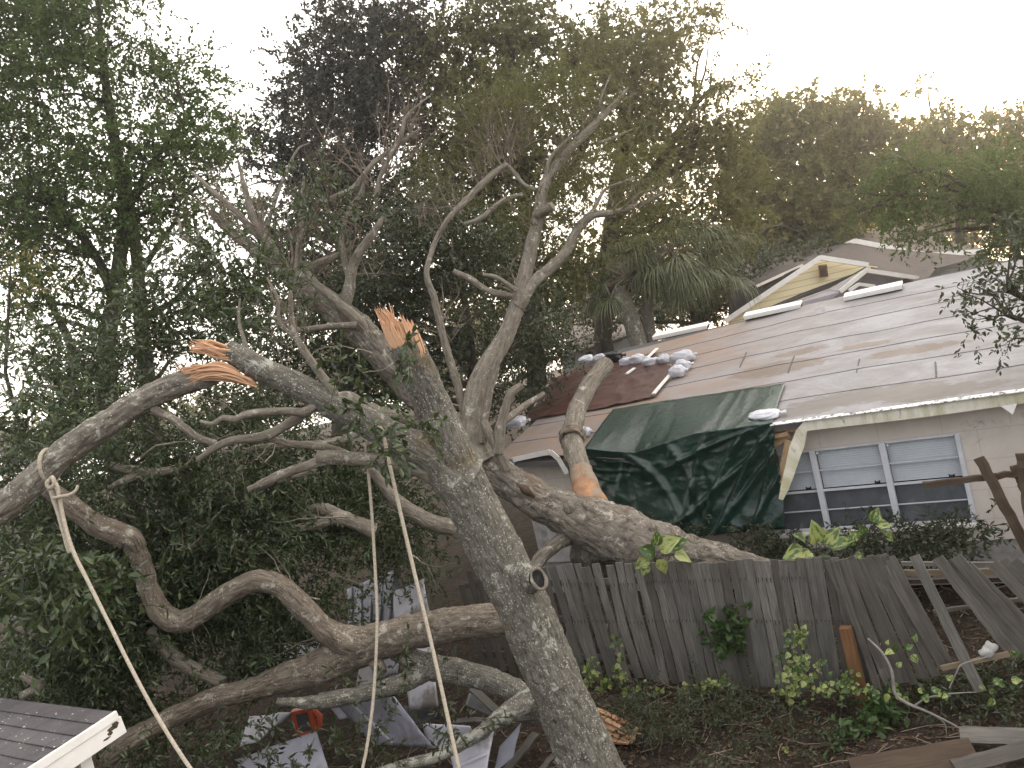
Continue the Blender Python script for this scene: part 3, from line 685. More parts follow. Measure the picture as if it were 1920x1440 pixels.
# ------------------------------------------------------------------ neighbouring houses behind
M_shing = simple('brown_shingles', (.048, .040, .037), (.085, .070, .064), 3, .95, .3, stretch=(1, 1, 6))
M_shing2 = simple('tan_shingles', (.12, .10, .09), (.18, .155, .14), 3, .95, .3, stretch=(1, 1, 6))
M_shade = simple('dark_felt_and_shade', (.03, .028, .028), (.05, .046, .045), 3, .95, .2)  # dark felt and panes, also used for painted shade
M_yel, t, b = new_mat('yellow_lap_siding'); gg = nd(t, 'ShaderNodeNewGeometry'); sp_ = nd(t, 'ShaderNodeSeparateXYZ'); t.links.new(gg.outputs['Position'], sp_.inputs[0])
lf = mth(t, 'FRACT', mth(t, 'MULTIPLY', sp_.outputs[2], 5.2))
col = mix(t, ramp(t, lf, [(0, 1), (.10, .6), (.16, 0)]), mix(t, noise(t, coords(t), 2, 4), (.78, .67, .42), (.84, .74, .50)), (.42, .34, .2))
t.links.new(col, b.inputs['Base Color']); b.inputs['Roughness'].default_value = .7; bump(t, b, lf, .4, .02)
M_tan = simple('tan_stucco', (.42, .27, .13), (.5, .33, .17), 2, .9, .1)
M_pale = simple('pale_siding', (.42, .42, .42), (.5, .5, .5), 2, .8, .1)
def PP(l): return [P(*q) for q in l]
def tofloor(pts):
    a, c = np.array(pts[0]), np.array(pts[-1]); a2, c2 = a.copy(), c.copy(); a2[2] = 0; c2[2] = 0
    return [a2] + list(pts) + [c2]
yh = thing('gabled_house', 'yellow gabled house with white rake boards and brown roof behind the grey roof', 'house', P(1500, 640, 28) * np.array([1, 1, 0]))
mb = MB(); slab(mb, tofloor(PP([(1368, 597, 25), (1538, 487, 25), (1645, 500, 25)])), .2); mb.build('gable_wall', M_yel, yh)
def strip(mb, l, wpx, th=.08):
    for (xa, ya, da), (xb, yb, db) in zip(l[:-1], l[1:]):
        a, c = P(xa, ya, da), P(xb, yb, db); plank(mb, a, c, wpx / FPX * da, th, -cF, nseg=2, jit=0)
mb = MB(); strip(mb, [(1360, 602, 24.7), (1538, 483, 24.7), (1628, 497, 24.7)], 9); mb.build('rake_board', M_white, yh)
vt = None
mb = MB(); slab(mb, PP([(1535, 497, 24.85), (1550, 495, 24.85), (1553, 518, 24.85), (1537, 521, 24.85)]), .06); vt = mb.build('gable_vent', M_tan, yh)
mb = MB()
for k in range(7):
    x = 1536.6 + k * 2.2; strip(mb, [(x, 498.5 - .12 * k, 24.75), (x + 2.2, 519.5 - .12 * k, 24.75)], 1.1, .02)
mb.build('louvre', M_shade, vt)
mb = MB()
slab(mb, PP([(1372, 560, 25.6), (1538, 488, 25.2), (1592, 455, 37), (1380, 498, 37)]), .12)
slab(mb, PP([(1538, 486, 25.2), (1628, 499, 25.2), (1715, 527, 22), (1592, 455, 37)]), .12)
slab(mb, PP([(1592, 455, 37), (1715, 527, 22), (1860, 500, 22), (1850, 476, 27), (1745, 482, 33)]), .12)
mb.build('roof', M_shing, yh)
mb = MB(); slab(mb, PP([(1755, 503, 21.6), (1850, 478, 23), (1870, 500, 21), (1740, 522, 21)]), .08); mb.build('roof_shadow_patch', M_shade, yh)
mb = MB(); strip(mb, [(1418, 537, 24.9), (1505, 497, 25.1)], 5); mb.build('lower_fascia', simple('cream_trim', (.62, .57, .48), (.7, .65, .56), 4, .6, .05), yh)
mb = MB(); slab(mb, PP([(1368, 547, 25.0), (1440, 528, 25.0), (1500, 502, 24.95), (1366, 600, 24.9)]), .05); mb.build('fascia_shade', M_shade, yh)  # dark sheet stands in for the shadow beneath the cream fascia
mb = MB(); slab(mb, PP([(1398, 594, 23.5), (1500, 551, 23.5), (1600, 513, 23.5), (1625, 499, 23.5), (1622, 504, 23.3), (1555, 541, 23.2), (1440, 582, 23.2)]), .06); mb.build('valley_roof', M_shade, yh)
mb = MB(); slab(mb, PP([(1440, 584, 23.1), (1555, 542, 23.1), (1622, 507, 23.1), (1580, 546, 22.8), (1560, 585, 22.8)]), .06); mb.build('porch_roof', simple('pale_felt', (.28, .26, .28), (.36, .34, .36), 3, .9, .1), yh)
mb = MB(); strip(mb, [(1575, 547, 22.6), (1624, 507, 22.6), (1722, 522, 22.6)], 8); strip(mb, [(1592, 545, 22.2), (1610, 533, 22.2), (1640, 537, 22.2)], 6); mb.build('porch_rake', M_white, yh)
mb = MB(); slab(mb, tofloor(PP([(1560, 560, 22.7), (1624, 509, 22.7), (1722, 524, 22.7), (1740, 560, 22.7)])), .1); mb.build('porch_gable', simple('grey_gable', (.14, .13, .135), (.2, .19, .195), 3, .9, .1), yh)
uh = thing('hip_roof_house', 'tan hip roofed house with white fascia showing above the yellow house', 'house', P(1720, 600, 42) * np.array([1, 1, 0]))
mb = MB(); slab(mb, PP([(1588, 456, 37.5), (1645, 428, 46), (1700, 424, 47), (1744, 478, 37.5)]), .15); slab(mb, PP([(1744, 478, 37.5), (1700, 424, 47), (1768, 430, 44), (1782, 456, 40), (1828, 458, 40), (1846, 471, 38)]), .15); mb.build('roof', M_shing2, uh)
mb = MB(); slab(mb, PP([(1752, 457, 40.5), (1768, 430, 42), (1779, 456, 40.5)]), .1); mb.build('roof_peak', M_shing2, uh)
mb = MB(); strip(mb, [(1586, 459, 37.2), (1602, 452, 37.2), (1742, 479, 37.2), (1848, 471, 37.2)], 9, .15); mb.build('fascia', M_white, uh)
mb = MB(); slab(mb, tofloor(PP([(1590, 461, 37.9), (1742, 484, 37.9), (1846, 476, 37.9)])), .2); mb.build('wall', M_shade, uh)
th_ = thing('tan_house', 'tan stucco house glimpsed between dark trunks left of the hip roof', 'house', P(1560, 600, 58) * np.array([1, 1, 0]))
mb = MB(); slab(mb, tofloor(PP([(1455, 470, 58), (1470, 435, 58), (1580, 412, 58), (1640, 400, 58)])), .3); mb.build('wall', M_tan, th_)
mb = MB(); slab(mb, PP([(1450, 438, 57.5), (1640, 396, 57.5), (1620, 380, 63), (1480, 414, 63)]), .2); mb.build('roof', M_shing2, th_)
mb = MB(); slab(mb, PP([(1500, 462, 57.7), (1512, 440, 57.7), (1530, 437, 57.7), (1530, 460, 57.7)]), .1); mb.build('window', M_shade, th_)
fh = thing('small_house', 'small grey roofed house with pale walls beyond the left end of the broken roof', 'house', P(1120, 720, 30) * np.array([1, 1, 0]))
mb = MB(); slab(mb, PP([(1052, 668, 29.5), (1078, 606, 35), (1110, 628, 31), (1142, 640, 29.5), (1088, 655, 29.2)]), .12); slab(mb, PP([(1078, 606, 35), (1112, 598, 38), (1162, 598, 38), (1182, 628, 30), (1142, 640, 29.4), (1110, 628, 31)]), .12); mb.build('roof', M_shing2, fh)
mb = MB(); strip(mb, [(1060, 662, 29), (1092, 653, 29), (1184, 624, 29)], 4, .1); mb.build('fascia', M_white, fh)
mb = MB(); slab(mb, tofloor(PP([(1050, 668, 29.8), (1095, 657, 29.8), (1190, 630, 29.8)])), .2); mb.build('wall', M_pale, fh)
for xa in (1097, 1120):
    mb = MB(); slab(mb, PP([(xa, 662, 29.6), (xa + 13, 658, 29.6), (xa + 15, 672, 29.6), (xa + 2, 676, 29.6)]), .05); mb.build('window', M_shade, fh)

# ------------------------------------------------------------------ picket fence, its collapsed run, rails and posts
FO = np.array([1.92, 9.40, 0])
def FPt(px, py, off=0.0): return PL(px, py, FO + off * nH, nH)
M_rust = simple('nail_rust', (.025, .02, .018), (.06, .045, .035), 30, .95, .1)
fence = thing('picket_fence', 'standing run of grey weathered picket fence behind the leaning trunk', 'fence', FO)
rp = random.Random(3); x = 1034.0; k = 0
while x < 1566:
    u = (x - 1034) / (1566 - 1034); xb = 1097 + u * (1607 - 1097) + rp.uniform(-4, 4); yt = 1062 - 17 * u + rp.uniform(-4, 4); yb = 1272 + 28 * u + rp.uniform(-8, 5)
    if 1128 < x < 1140: x += 12; continue
    bw = rp.uniform(13.5, 18); off = rp.uniform(-.012, .012)
    a, c = FPt(x, yt, off), FPt(xb, yb, off); c[2] = max(c[2], -.03)
    bend = rp.uniform(-.012, .012) if not 1140 < x < 1190 else .06
    mb = MB(); D = (a - CAM) @ cF; plank(mb, a, c, bw / FPX * D, .018, -nH, seed=k, nseg=10, jit=.005, bend=bend)
    for z_ in (.85, 1.36):
        q = a + (c - a) * (a[2] - z_) / (a[2] - c[2]) - nH * (.0105 + bend)
        for sg in (-.25, .25): plank(mb, q + w * sg * bw / FPX * D + np.array([0, 0, .006]), q + w * sg * bw / FPX * D - np.array([0, 0, rp.uniform(.02, .06)]), .011, .003, -nH, mi=1, nseg=2, jit=.001, taper=(1, .4))
    mb.build('picket', [M_picket if rp.random() > .3 else M_pickdk, M_rust], fence); k += 1; x += bw + rp.uniform(-.6, 1.6)
for (xt, yt, xb, yb) in ((866, 1096, 905, 1246), (880, 1070, 925, 1255), (897, 1085, 944, 1258), (918, 1075, 962, 1262), (936, 1066, 985, 1266), (952, 1080, 1004, 1268), (1003, 1072, 1052, 1272), (1018, 1064, 1070, 1270)):
    mb = MB(); a, c = FPt(xt, yt), FPt(xb, yb); c[2] = max(c[2], -.03); plank(mb, a, c, .105, .018, -nH, seed=int(xt), nseg=10); mb.build('picket', M_pickdk, fence)
for z in (.32, .85, 1.36):
    a = FPt(866, 1100); c = FPt(1580, 1045); a[2] = z; c[2] = z
    mb = MB(); plank(mb, a + nH * .035, c + nH * .035, .08, .035, -nH, seed=int(z * 10)); mb.build('rail', M_pickdk, fence)
cf = thing('collapsed_fence', 'collapsed run of picket fence tipping over at the right', 'fence', FPt(1700, 1250))
rp = random.Random(5); k = 0
def fall(xt, yt, xb, yb, wpx, o0, o1, mat=M_pickdk):
    global k
    a, c = FPt(xt, yt, o0), FPt(xb, yb, o1); D = (a - CAM) @ cF
    mb = MB(); plank(mb, a, c, wpx / FPX * D, .018, -nH, seed=50 + k, nseg=10, jit=.005, bend=rp.uniform(-.02, .02)); mb.build('picket', mat, cf); k += 1
fall(1560, 1050, 1628, 1290, 15, -.05, -.05); fall(1553, 1050, 1640, 1262, 16, -.10, -.12)
n_ = 12
for i in range(n_):
    u = i / (n_ - 1); fall(1563 + u * 108 + rp.uniform(-3, 3), 1049 - u * 8 + rp.uniform(-3, 3), 1650 + u * 140 + rp.uniform(-5, 5), 1300 - u * 45 + rp.uniform(-10, 10), rp.uniform(13, 18), -.13 + .01 * (i % 2), -.22 + .012 * (i % 3))
fall(1714, 1042, 1838, 1297, 19, -.16, -.42, M_picket)
for i, (xt, yt, xb, yb) in enumerate(((1757, 1046, 1905, 1232), (1775, 1052, 1925, 1225), (1791, 1044, 1948, 1220), (1811, 1058, 1965, 1215), (1861, 1056, 1990, 1185), (1880, 1050, 2010, 1180), (1900, 1052, 2040, 1170))): fall(xt, yt, xb, yb, 21, -.1 + .02 * (i % 2), -.25)
for (xa, ya, xb, yb, o_, wpx, mt_) in ((1690, 1057, 1930, 1058, .06, 7, M_picket), (1695, 1074, 1868, 1072, .02, 11, M_rail), (1750, 1147, 1925, 1122, .10, 7, M_picket), (1765, 1252, 1892, 1226, -.3, 9, M_rail), (1690, 1090, 1930, 1086, .12, 8, M_oldwood)):
    a, c = FPt(xa, ya, o_), FPt(xb, yb, o_); mb = MB(); plank(mb, a, c, wpx / FPX * ((a - CAM) @ cF), .03, -nH, seed=int(xa + ya)); mb.build('rail', mt_, cf)
op = thing('broken_post', 'short reddish brown post leaning at the gap in the fence', 'fence post', FPt(1612, 1302, -.25))
mb = MB(); a, c = FPt(1585, 1176, -.25), FPt(1616, 1303, -.25); c[2] = min(c[2], 0); plank(mb, a, c, .12, .10, -nH, seed=91, nseg=12, jit=.006); mb.build('post_body', M_orangewood, op)
mb = MB()
for i in range(5): tube(mb, [FPt(1592 + i * 3, 1178 + i * 4, -.18), FPt(1602 + i * 3, 1215 + i * 12, -.17)], [.006, .012], 5)
mb.build('splinter', M_oldwood, op)
# broken timber frame at the right edge
tf = thing('timber_frame', 'dark rotten timber posts and crossbar leaning by the right wall', 'timbers', FPt(1900, 1100, 1.2))
for (nm_, xa, ya, xb, yb, o1, o2, wd_) in (('post', 1835, 858, 1935, 1045, 1.9, 1.7, .112), ('post', 1912, 850, 1935, 1010, 1.7, 1.6, .09), ('crossbar', 1731, 910, 1900, 888, 1.95, 1.95, .07), ('stub', 1905, 872, 1925, 920, 1.75, 1.72, .13)):
    mb = MB(); plank(mb, FPt(xa, ya, o1), FPt(xb, yb, o2), wd_, .07, -nH, seed=int(xa), nseg=12, jit=.009); mb.build(nm_, M_oldwood, tf)
a = FPt(1935, 1045, 1.7); mb = MB(); plank(mb, a, np.array([a[0] + .35, a[1] - .3, -.05]), .155, .07, -nH, seed=9); mb.build('post', M_oldwood, tf)

# ------------------------------------------------------------------ shed corner, bottom left
sh = thing('garden_shed', 'shed corner with grey shingles and white rake board at the bottom left', 'shed', P(100, 1500, 6.5) * np.array([1, 1, 0]))
A0 = P(211, 1334, 6.1)                                   # ridge end
def SP(px, py, off=0.0): return PL(px, py, A0 - off * w, w)
ck = SP(30, 1452); rk = ck - A0; rd_ = nrm(rk)           # rake direction, down towards the camera
m, t, b = new_mat('asphalt_shingles'); v = coords(t, 'UV'); br = nd(t, 'ShaderNodeTexBrick'); br.inputs['Scale'].default_value = 1
br.inputs['Brick Width'].default_value = .32; br.inputs['Row Height'].default_value = .145; br.inputs['Mortar Size'].default_value = .006; br.offset = .5; t.links.new(v, br.inputs['Vector'])
br.inputs['Color1'].default_value = (.045, .041, .044, 1); br.inputs['Color2'].default_value = (.08, .074, .078, 1); br.inputs['Mortar'].default_value = (.02, .02, .02, 1)
ob = coords(t); col = mix(t, ramp(t, noise(t, ob, 3, 5), [(.4, 0), (.7, .5)]), br.outputs['Color'], (.11, .10, .10))
vo = nd(t, 'ShaderNodeTexVoronoi'); vo.inputs['Scale'].default_value = 26; t.links.new(v, vo.inputs['Vector'])
col = mix(t, mth(t, 'MULTIPLY', ramp(t, vo.outputs['Distance'], [(.12, 1), (.2, 0)]), ramp(t, noise(t, ob, 5, 3), [(.48, 0), (.56, 1)])), col, (.75, .73, .72))
col = mix(t, ramp(t, noise(t, ob, 90, 3), [(.4, 0), (.7, .25)]), col, (.17, .16, .165))
t.links.new(col, b.inputs['Base Color']); b.inputs['Roughness'].default_value = .95; bump(t, b, mth(t, 'SUBTRACT', 1.0, br.outputs['Fac']), .5, .01)
Lr = 1.9; Lw = 3.5; mb = MB(); ns = 12; rnn = nrm(np.cross(w, rd_)); rnn = rnn if rnn[2] > 0 else -rnn
nrows = 13
for r_ in range(nrows):
    t0, t1 = r_ * .145, (r_ + 1) * .145 + .02
    Gq = np.array([[A0 + rd_ * tv + w * (Lw * j / ns - .02) + rnn * hh for j in range(ns + 1)] for tv, hh in ((t1, .012), (t0, .001))])
    uvq = np.array([[[Lw * j / ns + .005, tv] for j in range(ns + 1)] for tv in (t1 - .02, t0)]); grid(mb, Gq, uv=uvq)
    grid(mb, np.stack([Gq[0] - rnn * .01, Gq[0]]), uv=np.stack([uvq[0] * np.array([1, 0]) + np.array([0, t0 + .145]), uvq[0]]))
mb.build('roof', m, sh)
rdb = nrm(np.array([-rd_[0], -rd_[1], rd_[2]]))
mb = MB(); slab(mb, [A0 - rnn * .02 + w * .01, A0 + w * Lw - rnn * .02, A0 + w * Lw + rd_ * Lr - rnn * .02, A0 + rd_ * Lr - rnn * .02 + w * .01], .03, n=rnn); mb.build('roof_deck', M_white, sh)
mb = MB(); dn = nrm(np.cross(w, rd_)); dn = dn if dn[2] < 0 else -dn
q0 = A0 - w * .03
plank(mb, q0 + dn * .03 - rd_ * .01, q0 + rd_ * Lr + dn * .03, .065, .03, -w, nseg=6, jit=.0008); rk_ = mb.build('rake_trim', M_white, sh, bevel=.004)
mb = MB(); plank(mb, q0 + dn * .125 + w * .012 - rd_ * .03, q0 + rd_ * Lr + dn * .125 + w * .012, .135, .03, -w, nseg=8, jit=.001)
fb = mb.build('rake_board', M_white, sh, bevel=.004)
mb = MB()
for (cu, cv, a_, b_) in ((.06, .10, .05, .016), (.085, .125, .03, .014), (.03, .09, .035, .026), (.12, .145, .03, .01)):
    cc = q0 + rd_ * cu + dn * cv - w * .0045; rr_ = np.random.default_rng(int(cu * 1000))
    ang = np.linspace(0, 2 * np.pi, 9)[:-1]; slab(mb, [cc + rd_ * a_ * math.cos(x) * rr_.uniform(.6, 1.2) + dn * b_ * math.sin(x) * rr_.uniform(.6, 1.2) for x in ang], .002, n=-w)
mb.build('rot_hole', M_oldwood, fb)
zc_ = A0[2]; gp = A0 + w * .16
mb = MB(); slab(mb, [gp + dn * .19 + rd_ * .27, gp + dn * .19 + rd_ * Lr, (gp + rd_ * Lr) * np.array([1, 1, 0]), (gp + rd_ * .27) * np.array([1, 1, 0])], .05, n=-w); mb.build('wall', M_panel, sh)
mb = MB(); qc = gp + rd_ * .24 - w * .03; top_ = qc + dn * .19
plank(mb, top_, np.array([top_[0], top_[1], 0]), .085, .04, -w, nseg=3, jit=.001); mb.build('corner_board', M_white, sh)
mb = MB(); slab(mb, [gp + rd_ * .24 + dn * .2, gp + rd_ * .24 + dn * .2 + w * 3.2, (gp + rd_ * .24 + w * 3.2) * np.array([1, 1, 0]), (gp + rd_ * .24) * np.array([1, 1, 0])], .05); mb.build('side_wall', M_panel, sh)

# ------------------------------------------------------------------ wrecked metal shed under the limbs
M_mlav = simple('lavender_grey_metal', (.22, .22, .26), (.32, .32, .37), 3, .5, .06, spec=.4, c3=(.13, .125, .125), thr=.6)
M_mwht = simple('white_metal_sheet', (.46, .45, .50), (.58, .57, .62), 3, .5, .06, spec=.4, c3=(.20, .185, .17), thr=.56)
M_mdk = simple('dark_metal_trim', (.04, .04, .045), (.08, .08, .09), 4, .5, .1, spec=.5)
G_ = 'sheets of the wrecked metal shed'
def sheet(pts, mat, label, seam=None, cat='metal sheet', name='metal_sheet', th=.012, ribs=0):
    q = [PZ(*p) for p in pts]; c = np.mean(q, 0); c[2] = min(p[2] for p in q)
    n_ = nrm(np.cross(np.array(q[1]) - q[0], np.array(q[-1]) - q[0])); n_ = n_ if np.dot(n_, CAM - q[0]) > 0 else -n_
    mb = MB(); o = thing(name, label, cat, c, G_)
    a, b2, c2, d = [np.array(x) for x in (q[0], q[1], q[2], q[-1])]
    # bilinear, slightly dented sheet
    if len(q) == 4:
        r_ = np.random.default_rng(int(abs(pts[0][0]))); N_ = 14; G = np.zeros((N_, N_, 3))
        for i in range(N_):
            for j in range(N_):
                u, v_ = j / (N_ - 1), i / (N_ - 1); G[i, j] = (a * (1 - u) + b2 * u) * (1 - v_) + (d * (1 - u) + c2 * u) * v_
        X = G.reshape(-1, 3); G = (X + n_ * (.035 * fbm(X * 1.4, int(pts[0][0]) % 50, 2) + .012 * fbm(X * 5, 4, 2))[:, None]).reshape(N_, N_, 3)
        grid(mb, G); p_ = mb.build('panel', mat, o, smooth=True); so = p_.modifiers.new('Solidify', 'SOLIDIFY'); so.thickness = th
    else:
        slab(mb, q, th, n=n_); p_ = mb.build('panel', mat, o)
    for k in range(ribs):
        u = (k + .5) / ribs; mb = MB(); plank(mb, a * (1 - u) + b2 * u + n_ * .03, d * (1 - u) + c2 * u + n_ * .03, .06, .03, n_, nseg=4, seed=k, jit=.002); mb.build('rib', mat, o)
    if seam:
        mb = MB(); i, u0, v0, u1, v1 = 0, *seam
        f = lambda u, v_: (a * (1 - u) + b2 * u) * (1 - v_) + (d * (1 - u) + c2 * u) * v_
        plank(mb, f(u0, v0) + n_ * .03, f(u1, v1) + n_ * .03, .03, .02, n_, nseg=5, jit=.001); mb.build('seam', M_mwht, o)
    return o
sheet([(652, 1105, 1.25), (752, 1065, 1.6), (735, 1200, .6), (655, 1195, .55)], M_mlav, 'ribbed grey metal sheet standing behind the ropes, farthest back', ribs=5)
sheet([(738, 1110, 1.35), (795, 1085, 1.55), (806, 1150, 1.1), (740, 1160, 1.1)], M_mwht, 'white metal sheet standing just above the thick horizontal limb')
sheet([(756, 1200, 1.0), (808, 1192, 1.05), (822, 1325, .35), (768, 1332, .3)], M_mwht, 'tall white metal sheet upright between the two lower limbs')
sheet([(626, 1313, .55), (742, 1305, .9), (812, 1400, .35), (700, 1395, .15)], M_mlav, 'wide grey metal door panel lying tilted under the short rope strand', seam=(.30, .02, .42, .95))
sheet([(790, 1358, .55), (880, 1362, .55), (905, 1395, .3), (800, 1405, .25)], M_mwht, 'pale sheet crossed by the long rope near the bottom edge')
sheet([(845, 1420, .3), (925, 1370, .6), (912, 1460, .15), (860, 1470, .05)], M_mwht, 'pale sheet with a folded rim at the bottom beside the leaning trunk', seam=(.05, .4, .95, .45))
sheet([(440, 1425, .35), (592, 1370, .6), (622, 1460, .25), (470, 1490, .1)], M_mlav, 'broad grey metal sheet flat in the bottom foreground')
sheet([(470, 1345, .25), (548, 1335, .45), (490, 1395, .2), (450, 1400, .1)], M_mlav, 'dull grey board half buried in leaves left of the orange case')
sheet([(535, 1195, 1.05), (600, 1205, .95), (588, 1235, .8), (520, 1255, .75)], M_mwht, 'white gable end of the wrecked shed poking out above the lower limb')
sheet([(528, 1188, 1.15), (592, 1200, 1.1), (596, 1212, 1.0), (524, 1204, 1.05)], M_mdk, 'dark roof trim along the white gable end')
sheet([(478, 1268, .8), (525, 1190, 1.2), (536, 1198, 1.15), (500, 1278, .7)], M_mwht, 'narrow white strip leaning at the far left of the wreck')
sheet([(935, 1400, .35), (975, 1355, .6), (960, 1420, .25), (925, 1450, .1)], M_mlav, 'narrow crumpled grey strip next to the leaning trunk')
sheet([(760, 1325, .25), (830, 1338, .25), (826, 1350, .15), (770, 1362, .12)], M_mdk, 'dark metal rail lying below the tall white sheet')
sheet([(700, 1160, .8), (735, 1205, .6), (700, 1300, .35), (668, 1290, .3)], M_mdk, 'dark sheet imitating the shaded shed opening behind the lower limbs')  # solid dark panel painted in for shade inside the opening
sheet([(690, 1195, .95), (752, 1180, 1.0), (745, 1262, .5), (700, 1275, .45)], M_mlav, 'grey sheet standing upright under the fork of the thick limb')
sheet([(600, 1300, .5), (650, 1290, .6), (700, 1340, .3), (640, 1350, .25)], M_mlav, 'small grey sheet wedged behind the wide tilted door panel')
sheet([(880, 1300, .2), (938, 1325, .2), (930, 1345, .12), (872, 1322, .12)], M_mdk, 'dark bent flashing on the soil under the arched limb')
sheet([(560, 1235, .95), (640, 1215, 1.0), (648, 1228, .95), (568, 1250, .9)], M_mwht, 'thin white edge trim lying along the lower limb')
# orange case
oc = thing('plastic_case', 'orange plastic tool case standing open in the wreck', 'case', PZ(577, 1372, .05))
q = PZ(575, 1360, .25); s1, s2 = nrm(cR - cR[2] * np.array([0, 0, 1])), np.array([0, 0, 1.0]); s3 = nrm(np.cross(s1, s2))
k_ = ((q - CAM) @ cF) / FPX; q = P(574, 1352, (q - CAM) @ cF)
M_or = simple('orange_plastic', (.36, .06, .025), (.45, .09, .035), 8, .45, .1, spec=.5)
mb = MB()
for (dx, dy, hx, hy) in ((-19, 0, 3.5, 24), (12, 0, 3.5, 24), (-3, 22, 19, 3.5), (-3, -22, 19, 3.5)): box(mb, q + s1 * dx * k_ + s2 * dy * k_, hx * k_ * s1, .05 * s3, hy * k_ * s2)
mb.build('frame', M_or, oc, bevel=.006)
mb = MB(); box(mb, q - s1 * 3 * k_, 14 * k_ * s1, .02 * s3, 20 * k_ * s2); mb.build('lid', M_mdk, oc)
mb = MB()
for i in range(3): tube(mb, [q + s1 * (16 + 3 * i) * k_ + s2 * 18 * k_, q + s1 * (25 + 2 * i) * k_ + s2 * 4 * k_, q + s1 * (20 + 2 * i) * k_ - s2 * 16 * k_], [.02, .03, .02], 8)
mb.build('handle', M_or, oc, smooth=True)
# loose boards
def board(pts, wd_, th, mat, label, name='loose_board', cat='board', seed=0):
    a, c = PZ(*pts[0]), PZ(*pts[1]); mb = MB(); plank(mb, a, c, wd_, th, np.array([0, -.5, .85]), seed=seed, nseg=8, jit=.005); return tag(mb.build(name, mat), label, cat, 'loose boards on the ground')
board([(885, 1290, .35), (945, 1345, .1)], .10, .03, M_picket, 'weathered picket slanting below the arched lower limb', seed=1)
board([(905, 1285, .3), (980, 1330, .1)], .05, .03, M_pickdk, 'thin dark lath beside the slanting weathered picket', seed=2)
board([(850, 1352, .4), (1020, 1346, .4)], .06, .03, M_picket, 'long grey lath lying level against the leaning trunk', seed=3)
board([(945, 1450, .1), (1005, 1375, .15)], .09, .03, M_pickdk, 'dark board upright at the bottom by the trunk foot', seed=4)
board([(1010, 1450, .05), (1040, 1415, .1)], .06, .03, M_pickdk, 'short stick of wood at the foot of the trunk', seed=5)
board([(1800, 1378, .12), (1960, 1384, .12)], .17, .03, M_picket, 'pale plank lying at the right edge above the mud tarp', seed=6)
board([(1600, 1452, .06), (1830, 1412, .10)], .30, .03, M_oldwood, 'wide brown plank at the bottom right corner', seed=7)
board([(1790, 1440, .1), (1960, 1395, .12)], .14, .03, M_pickdk, 'dark plank crossing the bottom right corner', seed=8)
# splintered chunk beyond the trunk foot
ck_ = thing('log_chunk', 'splintered orange chunk of log lying right of the trunk foot', 'log', PZ(1160, 1385, 0))
mb = MB(); a, c = PZ(1120, 1352, .12), PZ(1180, 1378, .10); r_ = np.random.default_rng(4)
for i in range(26):
    o1 = r_.normal(0, .05, 3); pts = [a + o1 * 1.2, (a + c) / 2 + o1 * 1.1, c + o1 * .8 + r_.normal(0, .03, 3)]; tube(mb, pts, [.03, .035, .004 + .02 * r_.random()], 5, lump=.3, seed=i)
mb.build('split_wood', M_split, ck_)
mb = MB(); plank(mb, PZ(1195, 1365, .2), PZ(1178, 1392, .05), .05, .02, np.array([0, -1, .5]), seed=3, nseg=3); mb.build('sliver', M_lumber, ck_)

# ------------------------------------------------------------------ leaf materials
L_near = leafmat('oak_leaf_green', [(.018, .034, .011), (.034, .060, .020), (.062, .100, .034), (.15, .19, .085)], .28, .34, spec=.6)
L_light = leafmat('light_oak_leaf', [(.065, .105, .032), (.10, .15, .048), (.15, .20, .07)], .42, .45, spec=.2)
L_olive = leafmat('olive_leaf', [(.095, .098, .04), (.145, .142, .06), (.205, .198, .085)], .42, .55, spec=.2)
L_dark = leafmat('dark_evergreen_leaf', [(.016, .017, .014), (.026, .028, .022), (.04, .042, .033)], .15, .5)
L_mid = leafmat('holly_leaf', [(.018, .028, .011), (.032, .048, .018), (.072, .095, .04)], .24, .36, spec=.6)
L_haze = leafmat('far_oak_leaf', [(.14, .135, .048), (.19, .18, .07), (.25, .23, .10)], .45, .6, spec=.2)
L_vine = leafmat('vine_leaf', [(.03, .06, .018), (.055, .10, .03), (.09, .15, .05)], .3, .4)
L_poth = leafmat('pothos_leaf', [(.035, .075, .02), (.06, .115, .03), (.10, .16, .045)], .25, .35, var=(.30, .33, .11))
L_litter = leafmat('dead_leaf', [(.05, .032, .02), (.10, .068, .042), (.17, .12, .08)], .1, .8, spec=.15)
L_gold = leafmat('yellowing_leaf', [(.10, .11, .03), (.20, .18, .05), (.28, .22, .06)], .4, .5)
L_palm = leafmat('palm_leaf', [(.08, .095, .045), (.13, .145, .075), (.20, .21, .12)], .25, .4)

def splinters(mb, c, axis, R, n, l0, l1, seed, lean=None, rad=(.012, .03)):
    """torn fibres standing on a break"""
    r = np.random.default_rng(seed); axis = nrm(axis); a = nrm(np.cross(axis, [0.3, 1, 0.2])); b_ = np.cross(axis, a)
    for i in range(n):
        th = r.uniform(0, 2 * np.pi); rr = R * math.sqrt(r.random()); o = c + a * rr * math.cos(th) + b_ * rr * math.sin(th)
        L = r.uniform(l0, l1); d = nrm(axis + r.normal(0, .10, 3)); 
        if lean is not None: L *= (1 + lean[1] * np.dot(o - c, lean[0]) / R)
        L = max(L, .04); w_ = r.uniform(*rad); k = r.normal(0, .04 * L, 3)
        tube(mb, np.array([o - axis * .12, o + d * L * .35, o + d * L * .7 + k, o + d * L + k * 2]), [w_, w_ * .95, w_ * .7, w_ * .12], 5, lump=.35, seed=int(r.integers(60)))

